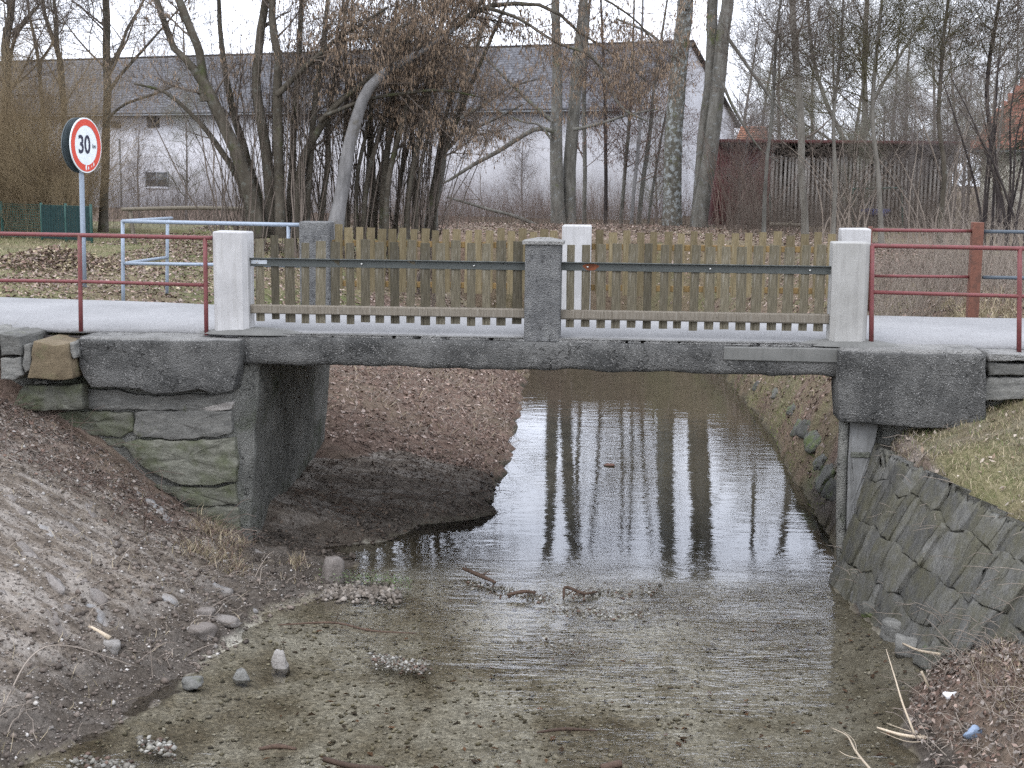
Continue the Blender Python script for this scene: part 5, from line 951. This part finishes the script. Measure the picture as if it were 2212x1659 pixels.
def blades(name, x, y, hr, pal, label, lean=.5, w=.004, cat='grass'):
    n = len(x); z = hgt(x, y) - .01; h = rng.uniform(*hr, n)[:, None]; d = rng.normal(0, lean, (n, 3)); d[:, 2] = np.abs(rng.normal(.8, .3, n)); d /= np.linalg.norm(d, axis=1, keepdims=True); p = np.stack([x, y, z], -1)
    sd_ = np.cross(d, [0, 0, 1.]) + 1e-6; sd_ /= np.linalg.norm(sd_, axis=1, keepdims=True); bend = rng.normal(0, .3, (n, 3)) * h; bend[:, 2] = -np.abs(bend[:, 2]) * .5
    v = np.stack([p - sd_ * w / 2, p + sd_ * w / 2, p + d * h * .55 + sd_ * w * .4, p + d * h * .55 - sd_ * w * .4, p + d * h + bend], 1).reshape(-1, 3); i = np.arange(n * 5).reshape(n, 5)
    f = [i[:, [0, 1, 2, 3]].copy(), i[:, [3, 2, 4]].copy()]; pal = np.array(pal); c = pal[rng.integers(0, len(pal), n)] * rng.uniform(.6, 1.35, (n, 1)); return tag(mk(name, v, f, 'leaf_tint', None, False, np.repeat(c, 5, 0)), label, cat, kind='stuff')
def keep(x, y, fn): m = fn(x, y, hgt(x, y)); return x[m], y[m]
def uni(n, x0, x1, y0, y1): return rng.uniform(x0, x1, n), rng.uniform(y0, y1, n)
BRN = [(.185, .125, .098), (.145, .098, .077), (.25, .185, .15), (.095, .064, .05), (.31, .25, .215), (.18, .14, .115)]
GRY = [(.16, .135, .115), (.10, .083, .07), (.23, .20, .175), (.07, .058, .048)]; STR = [(.30, .25, .165), (.22, .18, .11), (.38, .32, .22), (.15, .125, .07)]; GRN = [(.085, .12, .035), (.06, .09, .025), (.13, .15, .06), (.19, .18, .09)]
dryf = lambda x, y, z: z > W + .02
x, y = keep(*uni(26000, -7.5, 1.2, 16.8, 30), lambda x, y, z: (z > W + .05) & (z < .25)); leaves('fallen_leaves', x, y, (.035, .09), BRN, 'brown fallen leaves covering the stream bank beyond the left abutment')
x, y = keep(*uni(13000, 3.4, 9.5, 16.6, 30), lambda x, y, z: z > W + .15); leaves('fallen_leaves', x, y, (.035, .09), BRN, 'brown fallen leaves on the far right bank and behind the rusty railing')
x, y = keep(*uni(24000, -9, 9, 29, 46), lambda x, y, z: z > W + .1); leaves('fallen_leaves', x, y, (.05, .11), BRN, 'fallen leaves on the slope behind the far picket fence')
x, y = keep(*uni(9000, -7.2, -2.6, 11.9, 13.35), lambda x, y, z: (z > -1.95) & (z < -.4) & (fbm(np.stack([x * 2, y * 2, 0 * x], -1), 2) > -.45) & (y > 12.0 + rng.uniform(0, .9, len(x)))); leaves('fallen_leaves', x, y, (.02, .06), [(.15, .10, .078), (.11, .078, .06), (.20, .155, .13)] + GRY + GRY, 'fallen leaves gathered along the foot of the stone abutment')
x, y = keep(*uni(7000, 2.7, 4.6, 7.4, 10.7), lambda x, y, z: (z > W + .03) & (z < -1.2)); leaves('fallen_leaves', x, y, (.02, .065), BRN + GRY + GRY, 'brown leaves heaped on the low bank at lower right', .9, .04)
x, y = keep(*uni(420, 3.5, 6.5, 10.3, 13), lambda x, y, z: (z > -1.1)); leaves('fallen_leaves', x, y, (.03, .075), [(.30, .25, .20), (.22, .165, .12), (.36, .31, .26)], 'scattered pale leaves lying on the grass slope at right', .8, .03)
x, y = keep(*uni(1600, -9, -2.2, 16.7, 22), lambda x, y, z: z > -.2); leaves('fallen_leaves', x, y, (.03, .08), BRN + STR, 'scattered leaves on the meadow beyond the road at left')
hx, hy = rng.normal(-7.3, .6, 3500), rng.normal(21.8, .4, 3500); hz_ = hgt(hx, hy) + .34 * np.exp(-((hx + 7.3) ** 2 / .8 + (hy - 21.8) ** 2 / .35)) * rng.uniform(.2, 1, 3500); leaves('leaf_heap', hx, hy, (.04, .10), BRN + STR, 'low heap of raked brown leaves on meadow below the mesh fence', .9, .02, hz_)
# left bank soil
x, y = keep(*uni(30000, -6.6, -1.4, 8., 13.2), lambda x, y, z: (z > W + .005) & (z < -.45)); crumbs('soil_crumbs', x, y, (.005, .017), GRY + [(.26, .235, .21)], 'crumbly grey brown soil covering the left bank')
x, y = keep(*uni(4200, -5.6, -1.5, 8., 12.8), lambda x, y, z: (z > W - .01) & (z < -1.75)); crumbs('soil_clods', x, y, (.01, .045), [(.10, .08, .065), (.07, .056, .045), (.14, .114, .094)], 'dark damp soil clods along the left water edge', .35)
x, y = keep(*uni(650, -6.4, -1.5, 8., 13), lambda x, y, z: (z > W) & (z < -.5)); crumbs('pebbles', x, y, (.010, .035), [(.30, .28, .255), (.24, .22, .20), (.36, .34, .315)], 'pale pebbles strewn over the left bank soil', .4, cat='pebbles')
x, y = keep(*uni(3600, -6., -1.6, 8., 13.2), lambda x, y, z: (z > W + .03) & (z < -.5)); blades('dry_grass', x, y, (.03, .2), STR + GRY, 'dry grass stems scattered over the left bank', 1.1)
x, y = keep(*uni(4500, -3.1, -1.9, 12.2, 13.2), lambda x, y, z: (z > -2.28) & (fbm(np.stack([x * 3, y * 3, 0 * x], -1), 2) > .0)); blades('dry_grass', x, y, (.05, .2), STR + BRN[:2], 'dry grass tufts at the corner of the left abutment', .7)
x, y = keep(*uni(9000, -7.5, -4.2, 12.7, 13.9), lambda x, y, z: z > -.4); blades('verge_grass', x, y, (.03, .11), GRN + STR, 'short rough grass above the stones at left road edge', .7)
x, y = keep(*uni(36000, 3.4, 7.5, 9.6, 13.2), lambda x, y, z: z > -1.12); blades('slope_grass', x, y, (.03, .13), STR + STR + GRN, 'faded short grass on the slope below the right abutment', .8)
x, y = keep(*uni(9000, 3.2, 4.4, 7.2, 9.6), lambda x, y, z: z > -1.95); blades('dry_grass', x, y, (.05, .18), STR + BRN, 'dry straw grass at the lower right corner', 1.0)
x, y = keep(*uni(46000, -15, -2.4, 16.6, 34), lambda x, y, z: z > -.2); blades('meadow_grass', x, y, (.03, .12), STR + STR + GRN, 'faded winter grass on the meadow beyond the road', .7, .006)
x, y = keep(*uni(2600, -2.6, .6, 17, 24), lambda x, y, z: (z > W + .02)); blades('dry_grass', x, y, (.08, .35), STR + BRN, 'dry grass stems among leaves on the far left bank', 1.2, .006)
x, y = keep(*uni(3500, 3.6, 5.5, 16.6, 26), lambda x, y, z: (z > W + .02)); blades('dry_grass', x, y, (.06, .22), STR + GRN, 'grass and moss on the far right bank', .9, .006)
x, y = keep(*uni(7000, 3.6, 9, 16.2, 18.5), lambda x, y, z: z > -.2); blades('dry_grass', x, y, (.08, .4), STR, 'dry straw at the far road edge behind the rusty railing', .9, .006)
x, y = keep(*uni(9000, 3.5, 4.7, 15.2, 27), lambda x, y, z: (z > W + .0) & (z < W + .5) & (fbm(np.stack([x * 1.5, y * 1.5, 0 * x], -1), 2) > .02)); blades('bank_moss', x, y, (.02, .07), [(.12, .15, .04), (.09, .115, .03), (.16, .17, .07)], 'yellow green moss along the right water edge beyond the bridge', .9, .012, 'moss')
# stream gravel
def gravel(u0, u1, v0, v1, n, label, sz=(.008, .024), pal=None, h=.010):
    k = rng.uniform(0, 1, n); k = np.clip(np.round(k * 7 + rng.normal(0, .5, n)) / 7 * .35 + k * .65 + rng.normal(0, .03, n), -.1, 1.1); m = rng.normal(0, .45, n); p = np.array([on(u0 + (u1 - u0) * a, v0 + (v1 - v0) * a + b * 20, W) for a, b in zip(k, m)])
    crumbs('gravel_bar', p[:, 0], p[:, 1], sz, pal or [(.17, .16, .135), (.12, .11, .092), (.25, .24, .215), (.07, .062, .05), (.09, .06, .045)], label, .2, np.full(n, W + h * .2) - .016 * np.abs(m), 'gravel')
gravel(800, 925, 1425, 1442, 500, 'low bar of white gravel breaking the water at lower middle'); gravel(1010, 1190, 1262, 1296, 420, 'gravel bar with debris in mid stream before the bridge'); gravel(1190, 1400, 1318, 1330, 260, 'thin line of gravel breaking the ripples right of mid stream', (.01, .026)); gravel(1220, 1420, 1288, 1276, 220, 'short gravel line with straw under the mid of bridge', (.01, .025)); gravel(1100, 1270, 1385, 1398, 160, 'faint gravel line in the shallow water', (.008, .02), None, .006)
gravel(690, 860, 1275, 1285, 700, 'muddy spit reaching into the stream from the left bank', (.02, .05), [(.09, .075, .06), (.13, .11, .09), (.2, .175, .15)], .02); gravel(300, 380, 1608, 1622, 120, 'pale gravel patch at lower left water edge', (.015, .04)); gravel(150, 300, 1645, 1660, 160, 'gravel patch at the lower left corner of the water', (.015, .035))
n = 7000; xb = rng.uniform(-3.4, 3.3, n); yb = rng.uniform(7.8, 13, n); m = (hgt(xb, yb) < W - .02); xb, yb = xb[m], yb[m]; crumbs('bed_gravel', xb, yb, (.008, .03), [(.20, .18, .125), (.26, .24, .18), (.15, .135, .09), (.32, .30, .25), (.11, .097, .07)], 'sandy gravel on the bed of the shallow stream', .4, cat='gravel')
k = rng.uniform(0, 1, 500); p = np.array([on(690 + 200 * a, 1255 + 18 * a + b, W) for a, b in zip(k, rng.normal(0, 7, 500))]); leaves('water_cress', p[:, 0], p[:, 1], (.012, .032), [(.10, .14, .06), (.07, .10, .04), (.15, .18, .10)], 'small green plants on the muddy spit', .6, .05, np.full(500, W + .03))

n = 900; xb = rng.uniform(-3.2, 3.2, n); yb = rng.uniform(7.8, 13.2, n); m = (hgt(xb, yb) < W - .025) & (fbm(np.stack([xb * .9, yb * 1.6, 0 * xb], -1), 3) > .0); xb, yb = xb[m], yb[m]; leaves('sunken_leaves', xb, yb, (.03, .08), [(.085, .05, .03), (.06, .042, .028), (.13, .075, .045), (.05, .04, .03)], 'dark sodden leaves lying on the stream bed', .25, .02)
x, y = keep(*uni(2600, -2.7, -.1, 13.4, 17.2), lambda x, y, z: (z > W - .01) & (z < -1.9)); leaves('sodden_leaves', x, y, (.02, .06), [(.07, .052, .04), (.05, .038, .03), (.11, .085, .066)], 'dark wet leaves and sediment on the mud under the bridge', .6, .015)
x, y = keep(*uni(2600, -2.7, -.1, 13.4, 17.2), lambda x, y, z: (z > W - .02) & (z < W + .16)); crumbs('mud_lumps', x, y, (.012, .05), [(.05, .04, .032), (.035, .028, .022), (.08, .066, .054)], 'lumps of dark mud along the water edge under the bridge', .35)

# ------------------------------------------------------------------ stone slope on the right bank
rv_ = thing('stone_revetment', (3.5, 11.5, W), 'steep bank facing of large slanting slate slabs on the right', 'stone facing')
def S_R(Y, b):
    r = sect(Rs, Y); lo = np.array([np.interp(Y, [9, 10.4, 12.9], [3.5, 3.42, 3.19]), W - .12]); hi = r[4]; mid = r[3] if Y > 10.2 else np.array([hi[0] - .34, -1.8])
    q = np.array([np.interp(b, [0, .42, 1], [lo[0], mid[0], hi[0]]) - .10, np.interp(b, [0, .42, 1], [lo[1], mid[1], hi[1] + .02])]); return np.array([q[0], Y, q[1]])
rs = np.random.default_rng(3); cnt = 0; bl = [-.04, .27, .53, .80, 1.05]
def brow(k, Y): return bl[k] + (.045 * float(vnoise(np.array([Y * 3.1, k * 5.3, 0.])) + .5 * vnoise(np.array([Y * 9.1, k * 5.3, 2.]))) if 0 < k < 4 else 0)
for ri_ in range(4):
    Y = 8.3 + .13 * ri_; jo = []
    while Y < 13.0: jo.append((Y, Y - rs.uniform(.08, .17), .018 * rs.normal())); Y += rs.choice([rs.uniform(.10, .18), rs.uniform(.18, .32)])
    for (y0, t0_, m0), (y1, t1_, m1) in zip(jo[:-1], jo[1:]):
        g = .001; dep = rs.uniform(-.028, .012); nb = 4
        outl = [(y0 + g + (y1 - y0 - 2 * g) * q_, brow(ri_, y0 + (y1 - y0) * q_) + .0015) for q_ in (0, .5, 1)] + [((y1 + t1_) / 2 - g + m1, (brow(ri_, y1) + brow(ri_ + 1, t1_)) / 2)] + [(t1_ - g + (t0_ - t1_ + 2 * g) * q_, brow(ri_ + 1, t1_ + (t0_ - t1_) * q_) - .0015) for q_ in (0, .5, 1)] + [((y0 + t0_) / 2 + g + m0, (brow(ri_, y0) + brow(ri_ + 1, t0_)) / 2)]
        def fr_(a, d, z):
            a = min(max(a, 8.0), 13.08); p = S_R(a, z); e = S_R(a, z + .02) - p; e /= np.linalg.norm(e); nrm = np.cross(np.array([0, 1., 0]), e); nrm = nrm if nrm[0] < 0 else -nrm; return p + nrm * (-d)
        rockpoly('stone', outl, dep - .03, .2, 'slate', rv_, .024, .05, .008, fr_, .3, cnt + 100); cnt += 1
# small mossy boulders at the toe
for k, (u, v, s_) in enumerate([(1850, 1290, .16), (1885, 1325, .2), (1930, 1365, .24), (1905, 1300, .18), (1960, 1400, .2), (2010, 1420, .26), (1860, 1255, .14), (1990, 1375, .22)]):
    p = on(u, v, W + .05); boulder('stone', (p[0] + .03, p[1], W + .06), (s_, s_ * 1.2, s_ * .9), 'stone_mossbright' if k % 2 else 'stone_grey', rv_, .35, .7, k, 40 + k)
rb_ = thing('riprap', (3.8, 18, W), 'mossy stones lining the right water edge beyond the bridge', 'stones')
for k, (u, v, s_) in enumerate([(1705, 990, .36), (1738, 1032, .42), (1768, 1080, .46), (1696, 955, .3), (1790, 1115, .46), (1752, 1056, .36), (1722, 1012, .36), (1660, 905, .26), (1620, 866, .26)]):
    p = on(u, v, W + .03); x_ = p[0] + (.10 if k < 9 else .28); y_ = p[1]; n_ = normal_at(np.array([x_]), np.array([y_]), .2)[0]
    boulder('stone', (x_, y_, max(W + .02, float(hgt(x_, y_)) - .03)), (s_ * .7, s_ * 1.4, s_ * .28), 'stone_mossbright', rb_, .5, .7, .15 * math.sin(k * 2.3), 70 + k, -math.acos(min(max(n_[2], .5), 1)))

# flat stones half buried in the left bank
pv = thing('bank_paving', (-3.8, 11, -1.6), 'pale flat stones half buried in the left bank soil', 'stones')
def bank(u, v):
    d = ray(u, v); k = 6.
    for _ in range(600):
        p = d * k + np.array([0, 0, EYE])
        if p[2] < hgt(p[0], p[1]): break
        k += .02
    return p
for k, (u, v, L, w, m) in enumerate([(300, 1065, .5, .2, 'stone_slab'), (345, 1100, .5, .18, 'stone_slab'), (332, 1125, .4, .14, 'stone_slab'), (252, 1050, .4, .15, 'stone_slab'), (190, 1092, .4, .16, 'stone_soil'), (165, 1150, .45, .14, 'stone_soil'), (40, 1090, .35, .13, 'stone_soil'), (60, 1190, .6, .13, 'stone_soil'), (95, 1230, .6, .12, 'stone_soil'), (150, 1225, .5, .16, 'stone_soil'), (195, 1265, .45, .13, 'stone_soil'), (130, 1290, .4, .16, 'stone_soil'), (25, 1300, .4, .10, 'stone_soil'), (120, 1340, .4, .10, 'stone_soil'), (95, 1385, .28, .18, 'stone_soil'), (470, 1260, .4, .12, 'stone_slab'), (420, 1225, .4, .12, 'stone_slab'), (555, 1190, .35, .12, 'stone_soil'), (240, 1165, .4, .12, 'stone_soil'), (350, 1280, .35, .14, 'stone_slab'), (100, 1140, .4, .14, 'stone_slab'), (215, 1330, .3, .12, 'stone_slab')]):
    p = bank(u, v); n_ = normal_at(np.array([p[0]]), np.array([p[1]]), .25)[0]; x_ax = np.array([.75, -.55, 0]); x_ax -= n_ * (x_ax @ n_); x_ax /= np.linalg.norm(x_ax); y_ax = np.cross(n_, x_ax)
    fr2 = lambda a, d, z, p=p, x_ax=x_ax, y_ax=y_ax, n_=n_: p + x_ax * a + y_ax * z - n_ * d
    rockpoly('stone', [(-L / 2, -w * .4), (L * .1, -w / 2), (L / 2, -w * .25), (L * .45, w * .4), (-L * .1, w / 2), (-L * .45, w * .3)], -.004, .1, m, pv, .05, .04, .03, fr2, 1.3, k + 300)

# ------------------------------------------------------------------ single stones and drift
def stone(u, v, z, size, mat, label, name='stone', sq=.5, seed=0, rot=0., tilt=0., rough=.25, taper=0.):
    p = on(u, v, z); p = np.array([p[0], p[1], z]) if z < W + .3 else p
    return tag(boulder(name, (p[0], p[1], p[2] + size[2] * .22), size, mat, None, rough, sq, rot, seed, tilt, taper), label, 'stone')
stone(720, 1252, W + .03, (.19, .15, .30), 'stone_soil', 'upright pale cut stone standing on the muddy spit', 'cut_stone', .30, 9, .5, .08, .12, .18)
stone(603, 1440, W + .0, (.17, .15, .19), 'stone_pale', 'small pointed pale stone rising from water near the left bank', 'stone', .8, 5, taper=.6); stone(522, 1465, W, (.16, .14, .11), 'stone_grey', 'small dark stone in water left of the pointed one', 'stone', .9, 7, taper=.6); stone(415, 1480, W + .02, (.15, .12, .09), 'stone_grey', 'dark rounded stone on the left water edge', 'stone', .7, 8)
p = bank(238, 1398); tag(boulder('stone', (p[0], p[1], p[2] + .0), (.15, .12, .12), 'stone_pale', None, .35, .6, .3, 11), 'bright white angular stone on the lower left bank', 'stone')
p = bank(435, 1365); tag(boulder('stone', (p[0], p[1], p[2] - .01), (.22, .2, .15), 'stone_soil', None, .3, .6, .8, 13), 'largest brown grey stone among clods on the lower left bank', 'stone')
p = bank(480, 1340); tag(boulder('stone', (p[0], p[1], p[2] - .005), (.28, .11, .07), 'stone_soil', None, .3, .6, -.4, 15), 'long pale stone near the water at left, beside the brown grey stone', 'stone')
p = bank(438, 1325); tag(boulder('stone', (p[0], p[1], p[2] - .0), (.2, .12, .08), 'stone_soil', None, .35, .6, .2, 16), 'streaked pale stone just above the brown grey stone on left bank', 'stone')
stone(548, 1325, W + .01, (.08, .07, .06), 'stone_slab', 'small round stone at the water edge below the muddy spit', 'stone', .8, 18)
def stick(pts, r, mat, label, name='stick', z=None, cat='stick', extra=()):
    P = [on(u, v, W + h) for u, v, h in pts]; o = thing(name, P[0], label, cat); pipe('stem', P, r, mat, o, 6, 14)
    for e in extra: pipe('twig', [on(u, v, W + h) for u, v, h in e], [r[0] * .6 if not np.isscalar(r) else r * .6, .002], mat, o, 5, 8)
    return o
stick([(1795, 1572, .10), (1830, 1590, .16), (1850, 1625, .2), (1895, 1680, .24)], [.003, .005, .008, .009], 'dry_stick', 'pale forked dry branch over the water at lower right', 'dry_branch', extra=[[(1852, 1630, .2), (1845, 1600, .22), (1820, 1578, .2)], [(1862, 1640, .22), (1830, 1632, .22), (1812, 1622, .2)]])
stick([(1914, 1402, .42), (1932, 1460, .36), (1950, 1520, .28), (1975, 1585, .14)], [.003, .005, .007, .009], 'dry_stick', 'long thin upright twig leaning over the water at right', 'dry_twig'); stick([(1950, 1390, .1), (1985, 1405, .14), (2030, 1413, .22)], [.008, .011, .012], 'dry_stick', 'pale bare stick at the toe of the slate slope'); stick([(1990, 1450, .3), (2004, 1480, .2), (2010, 1500, .1)], .010, 'dry_stick', 'broken pale stalk pointing up from the right bank')
stick([(1895, 1572, .04), (1950, 1588, .06), (2010, 1595, .08)], [.008, .012, .014], 'dry_stick', 'bundle of pale sticks lying on the water edge at right', 'stick_bundle', extra=[[(2005, 1592, .08), (1950, 1575, .08), (1915, 1562, .08)], [(2010, 1600, .06), (1960, 1602, .05), (1900, 1580, .03)]])
stick([(1000, 1228, .06), (1030, 1240, .05), (1070, 1258, .05)], [.015, .022, .014], 'dark_stick', 'dark forked driftwood caught on the mid stream gravel bar', 'driftwood', extra=[[(1010, 1235, .06), (1002, 1215, .12)], [(1040, 1242, .05), (1060, 1232, .1)], [(1030, 1240, .05), (1075, 1240, .08)]])
stick([(1095, 1285, .04), (1130, 1278, .06), (1155, 1280, .04)], [.014, .02, .014], 'dark_stick', 'short dark wood piece on the right of gravel bar', 'driftwood'); stick([(1218, 1290, .03), (1222, 1268, .07), (1260, 1282, .04), (1290, 1278, .03)], [.012, .016, .01], 'dark_stick', 'clump of dark twigs and straw in mid stream', 'driftwood', extra=[[(1225, 1285, .04), (1250, 1268, .09)], [(1240, 1285, .04), (1280, 1270, .07)]])
stick([(600, 1350, .01), (720, 1345, .015), (800, 1362, .01), (900, 1368, .0)], [.006, .011, .009, .005], 'dark_stick', 'dark branch lying in shallow water at left of mid stream', 'sunken_branch', extra=[[(722, 1347, .02), (730, 1330, .09), (728, 1322, .12)], [(765, 1358, .015), (762, 1344, .08)]])
stick([(1160, 1582, .01), (1220, 1575, .012), (1290, 1578, .01)], [.008, .014, .006], 'dark_stick', 'dark crooked branch in the shallow water near the lower middle', 'sunken_branch'); stick([(700, 1640, .0), (760, 1655, .01), (830, 1662, .0)], .02, 'dark_stick', 'submerged dark wood at bottom edge of the picture', 'sunken_branch')
stick([(560, 1618, .005), (600, 1612, .01), (640, 1618, .004)], [.012, .02, .01], 'dark_stick', 'rusty brown leaf clump and wood under water at lower left', 'sunken_wood'); stick([(1340, 1650, .0), (1300, 1660, .0)], .03, 'dark_stick', 'dark sunken log piece at the bottom edge right of middle', 'sunken_wood')
p0, p1, p2, p3 = bank(0, 1560), bank(70, 1470), bank(150, 1440), bank(300, 1450); o = thing('dry_stalk', p0, 'long arching dry stalk on the lower left bank', 'stalk'); pipe('stem', [p0 + [0, 0, .06], p1 + [0, 0, .18], p2 + [0, 0, .16], p3 + [0, 0, .03]], [.006, .005, .004, .003], 'twig_pale', o, 6, 20)
p0, p1 = bank(192, 1360), bank(238, 1392); o = thing('stick', p0, 'short pale stick beside the white angular stone', 'stick'); pipe('stem', [p0 + [0, 0, .03], p1 + [0, 0, .05]], [.012, .02], 'dry_stick', o, 8)
p = on(1316, 1006, W); tag(boulder('floating_leaf', (p[0], p[1], W + .008), (.12, .14, .03), 'bud_red', None, .5, .9, .3, 21), 'single reddish leaf floating on the bright water', 'leaf')
p = bank(2105, 1592); tag(boulder('plastic_scrap', (p[0], p[1], p[2] + .03), (.13, .06, .09), 'blue_plastic', None, .5, .8, .3, 23), 'crumpled pale blue plastic scrap on the lower right bank', 'litter'); p = bank(2052, 1510); tag(boulder('paper_scrap', (p[0], p[1], p[2] + .02), (.1, .05, .05), 'white_plastic', None, .5, .8, .3, 25), 'small white scrap on the lower right bank', 'litter')
# bramble stems along the abutment foot and twigs on the right bank
def scatter_twigs(name, n, fn, L, mat, label, par=None):
    x, y = fn(n); z = hgt(x, y); d = rng.normal(size=(len(x), 3)); d[:, 2] = np.abs(d[:, 2]) * .35; d /= np.linalg.norm(d, axis=1, keepdims=True); ln = rng.uniform(*L, len(x)); t = np.linspace(0, 1, 5); P = np.stack([x, y, z + .01], -1)[:, None] + d[:, None] * (ln[:, None] * t)[..., None]; P[..., 2] += (np.sin(t * 3.1) * .12)[None] * ln[:, None]; P[:, 1:] += rng.normal(0, .01, P[:, 1:].shape)
    v, f = tubes(P, np.tile(np.linspace(.0045, .002, 5), (len(x), 1)), 3); return tag(mk(name, v, f, mat), label, 'twigs', kind='stuff')
scatter_twigs('fallen_twigs', 160, lambda n: keep(*uni(n * 2, -5.8, -1.8, 8.2, 12.9), lambda x, y, z: (z > W + .03) & (z < -.6)), (.08, .35), 'twig_pale', 'thin roots and twigs strewn over the left bank'); scatter_twigs('bramble_stems', 220, lambda n: keep(*uni(n * 6, -6.5, -2.6, 12.3, 13.3), lambda x, y, z: (z > -2.1) & (z < -.3) & (rng.random(len(x)) < .3)), (.15, .5), 'twig_red', 'thin bramble stems along the foot of the stone abutment'); scatter_twigs('fallen_twigs', 240, lambda n: keep(*uni(n * 2, 2.8, 4.3, 7.6, 10.6), lambda x, y, z: (z > W + .03) & (z < -1.1)), (.12, .45), 'twig_pale', 'thin twigs strewn on the lower right bank'); scatter_twigs('fallen_twigs', 260, lambda n: keep(*uni(n * 2, -2.6, .3, 17, 22), lambda x, y, z: z > W + .03), (.1, .4), 'twig_pale', 'thin twigs strewn on the far left bank'); scatter_twigs('fallen_twigs', 70, lambda n: keep(*uni(n * 2, -2.5, -.2, 14.2, 17), lambda x, y, z: z > W + .02), (.15, .5), 'dark_stick', 'dark twigs on the mud under the bridge')
scatter_twigs('fallen_twigs', 45, lambda n: keep(*uni(n * 3, 3.2, 3.8, 10.6, 13), lambda x, y, z: z > W + .03), (.1, .4), 'twig_pale', 'thin dead stems hanging over the slate slope')
for o in bpy.data.objects:
    if '_o' in o: del o['_o']
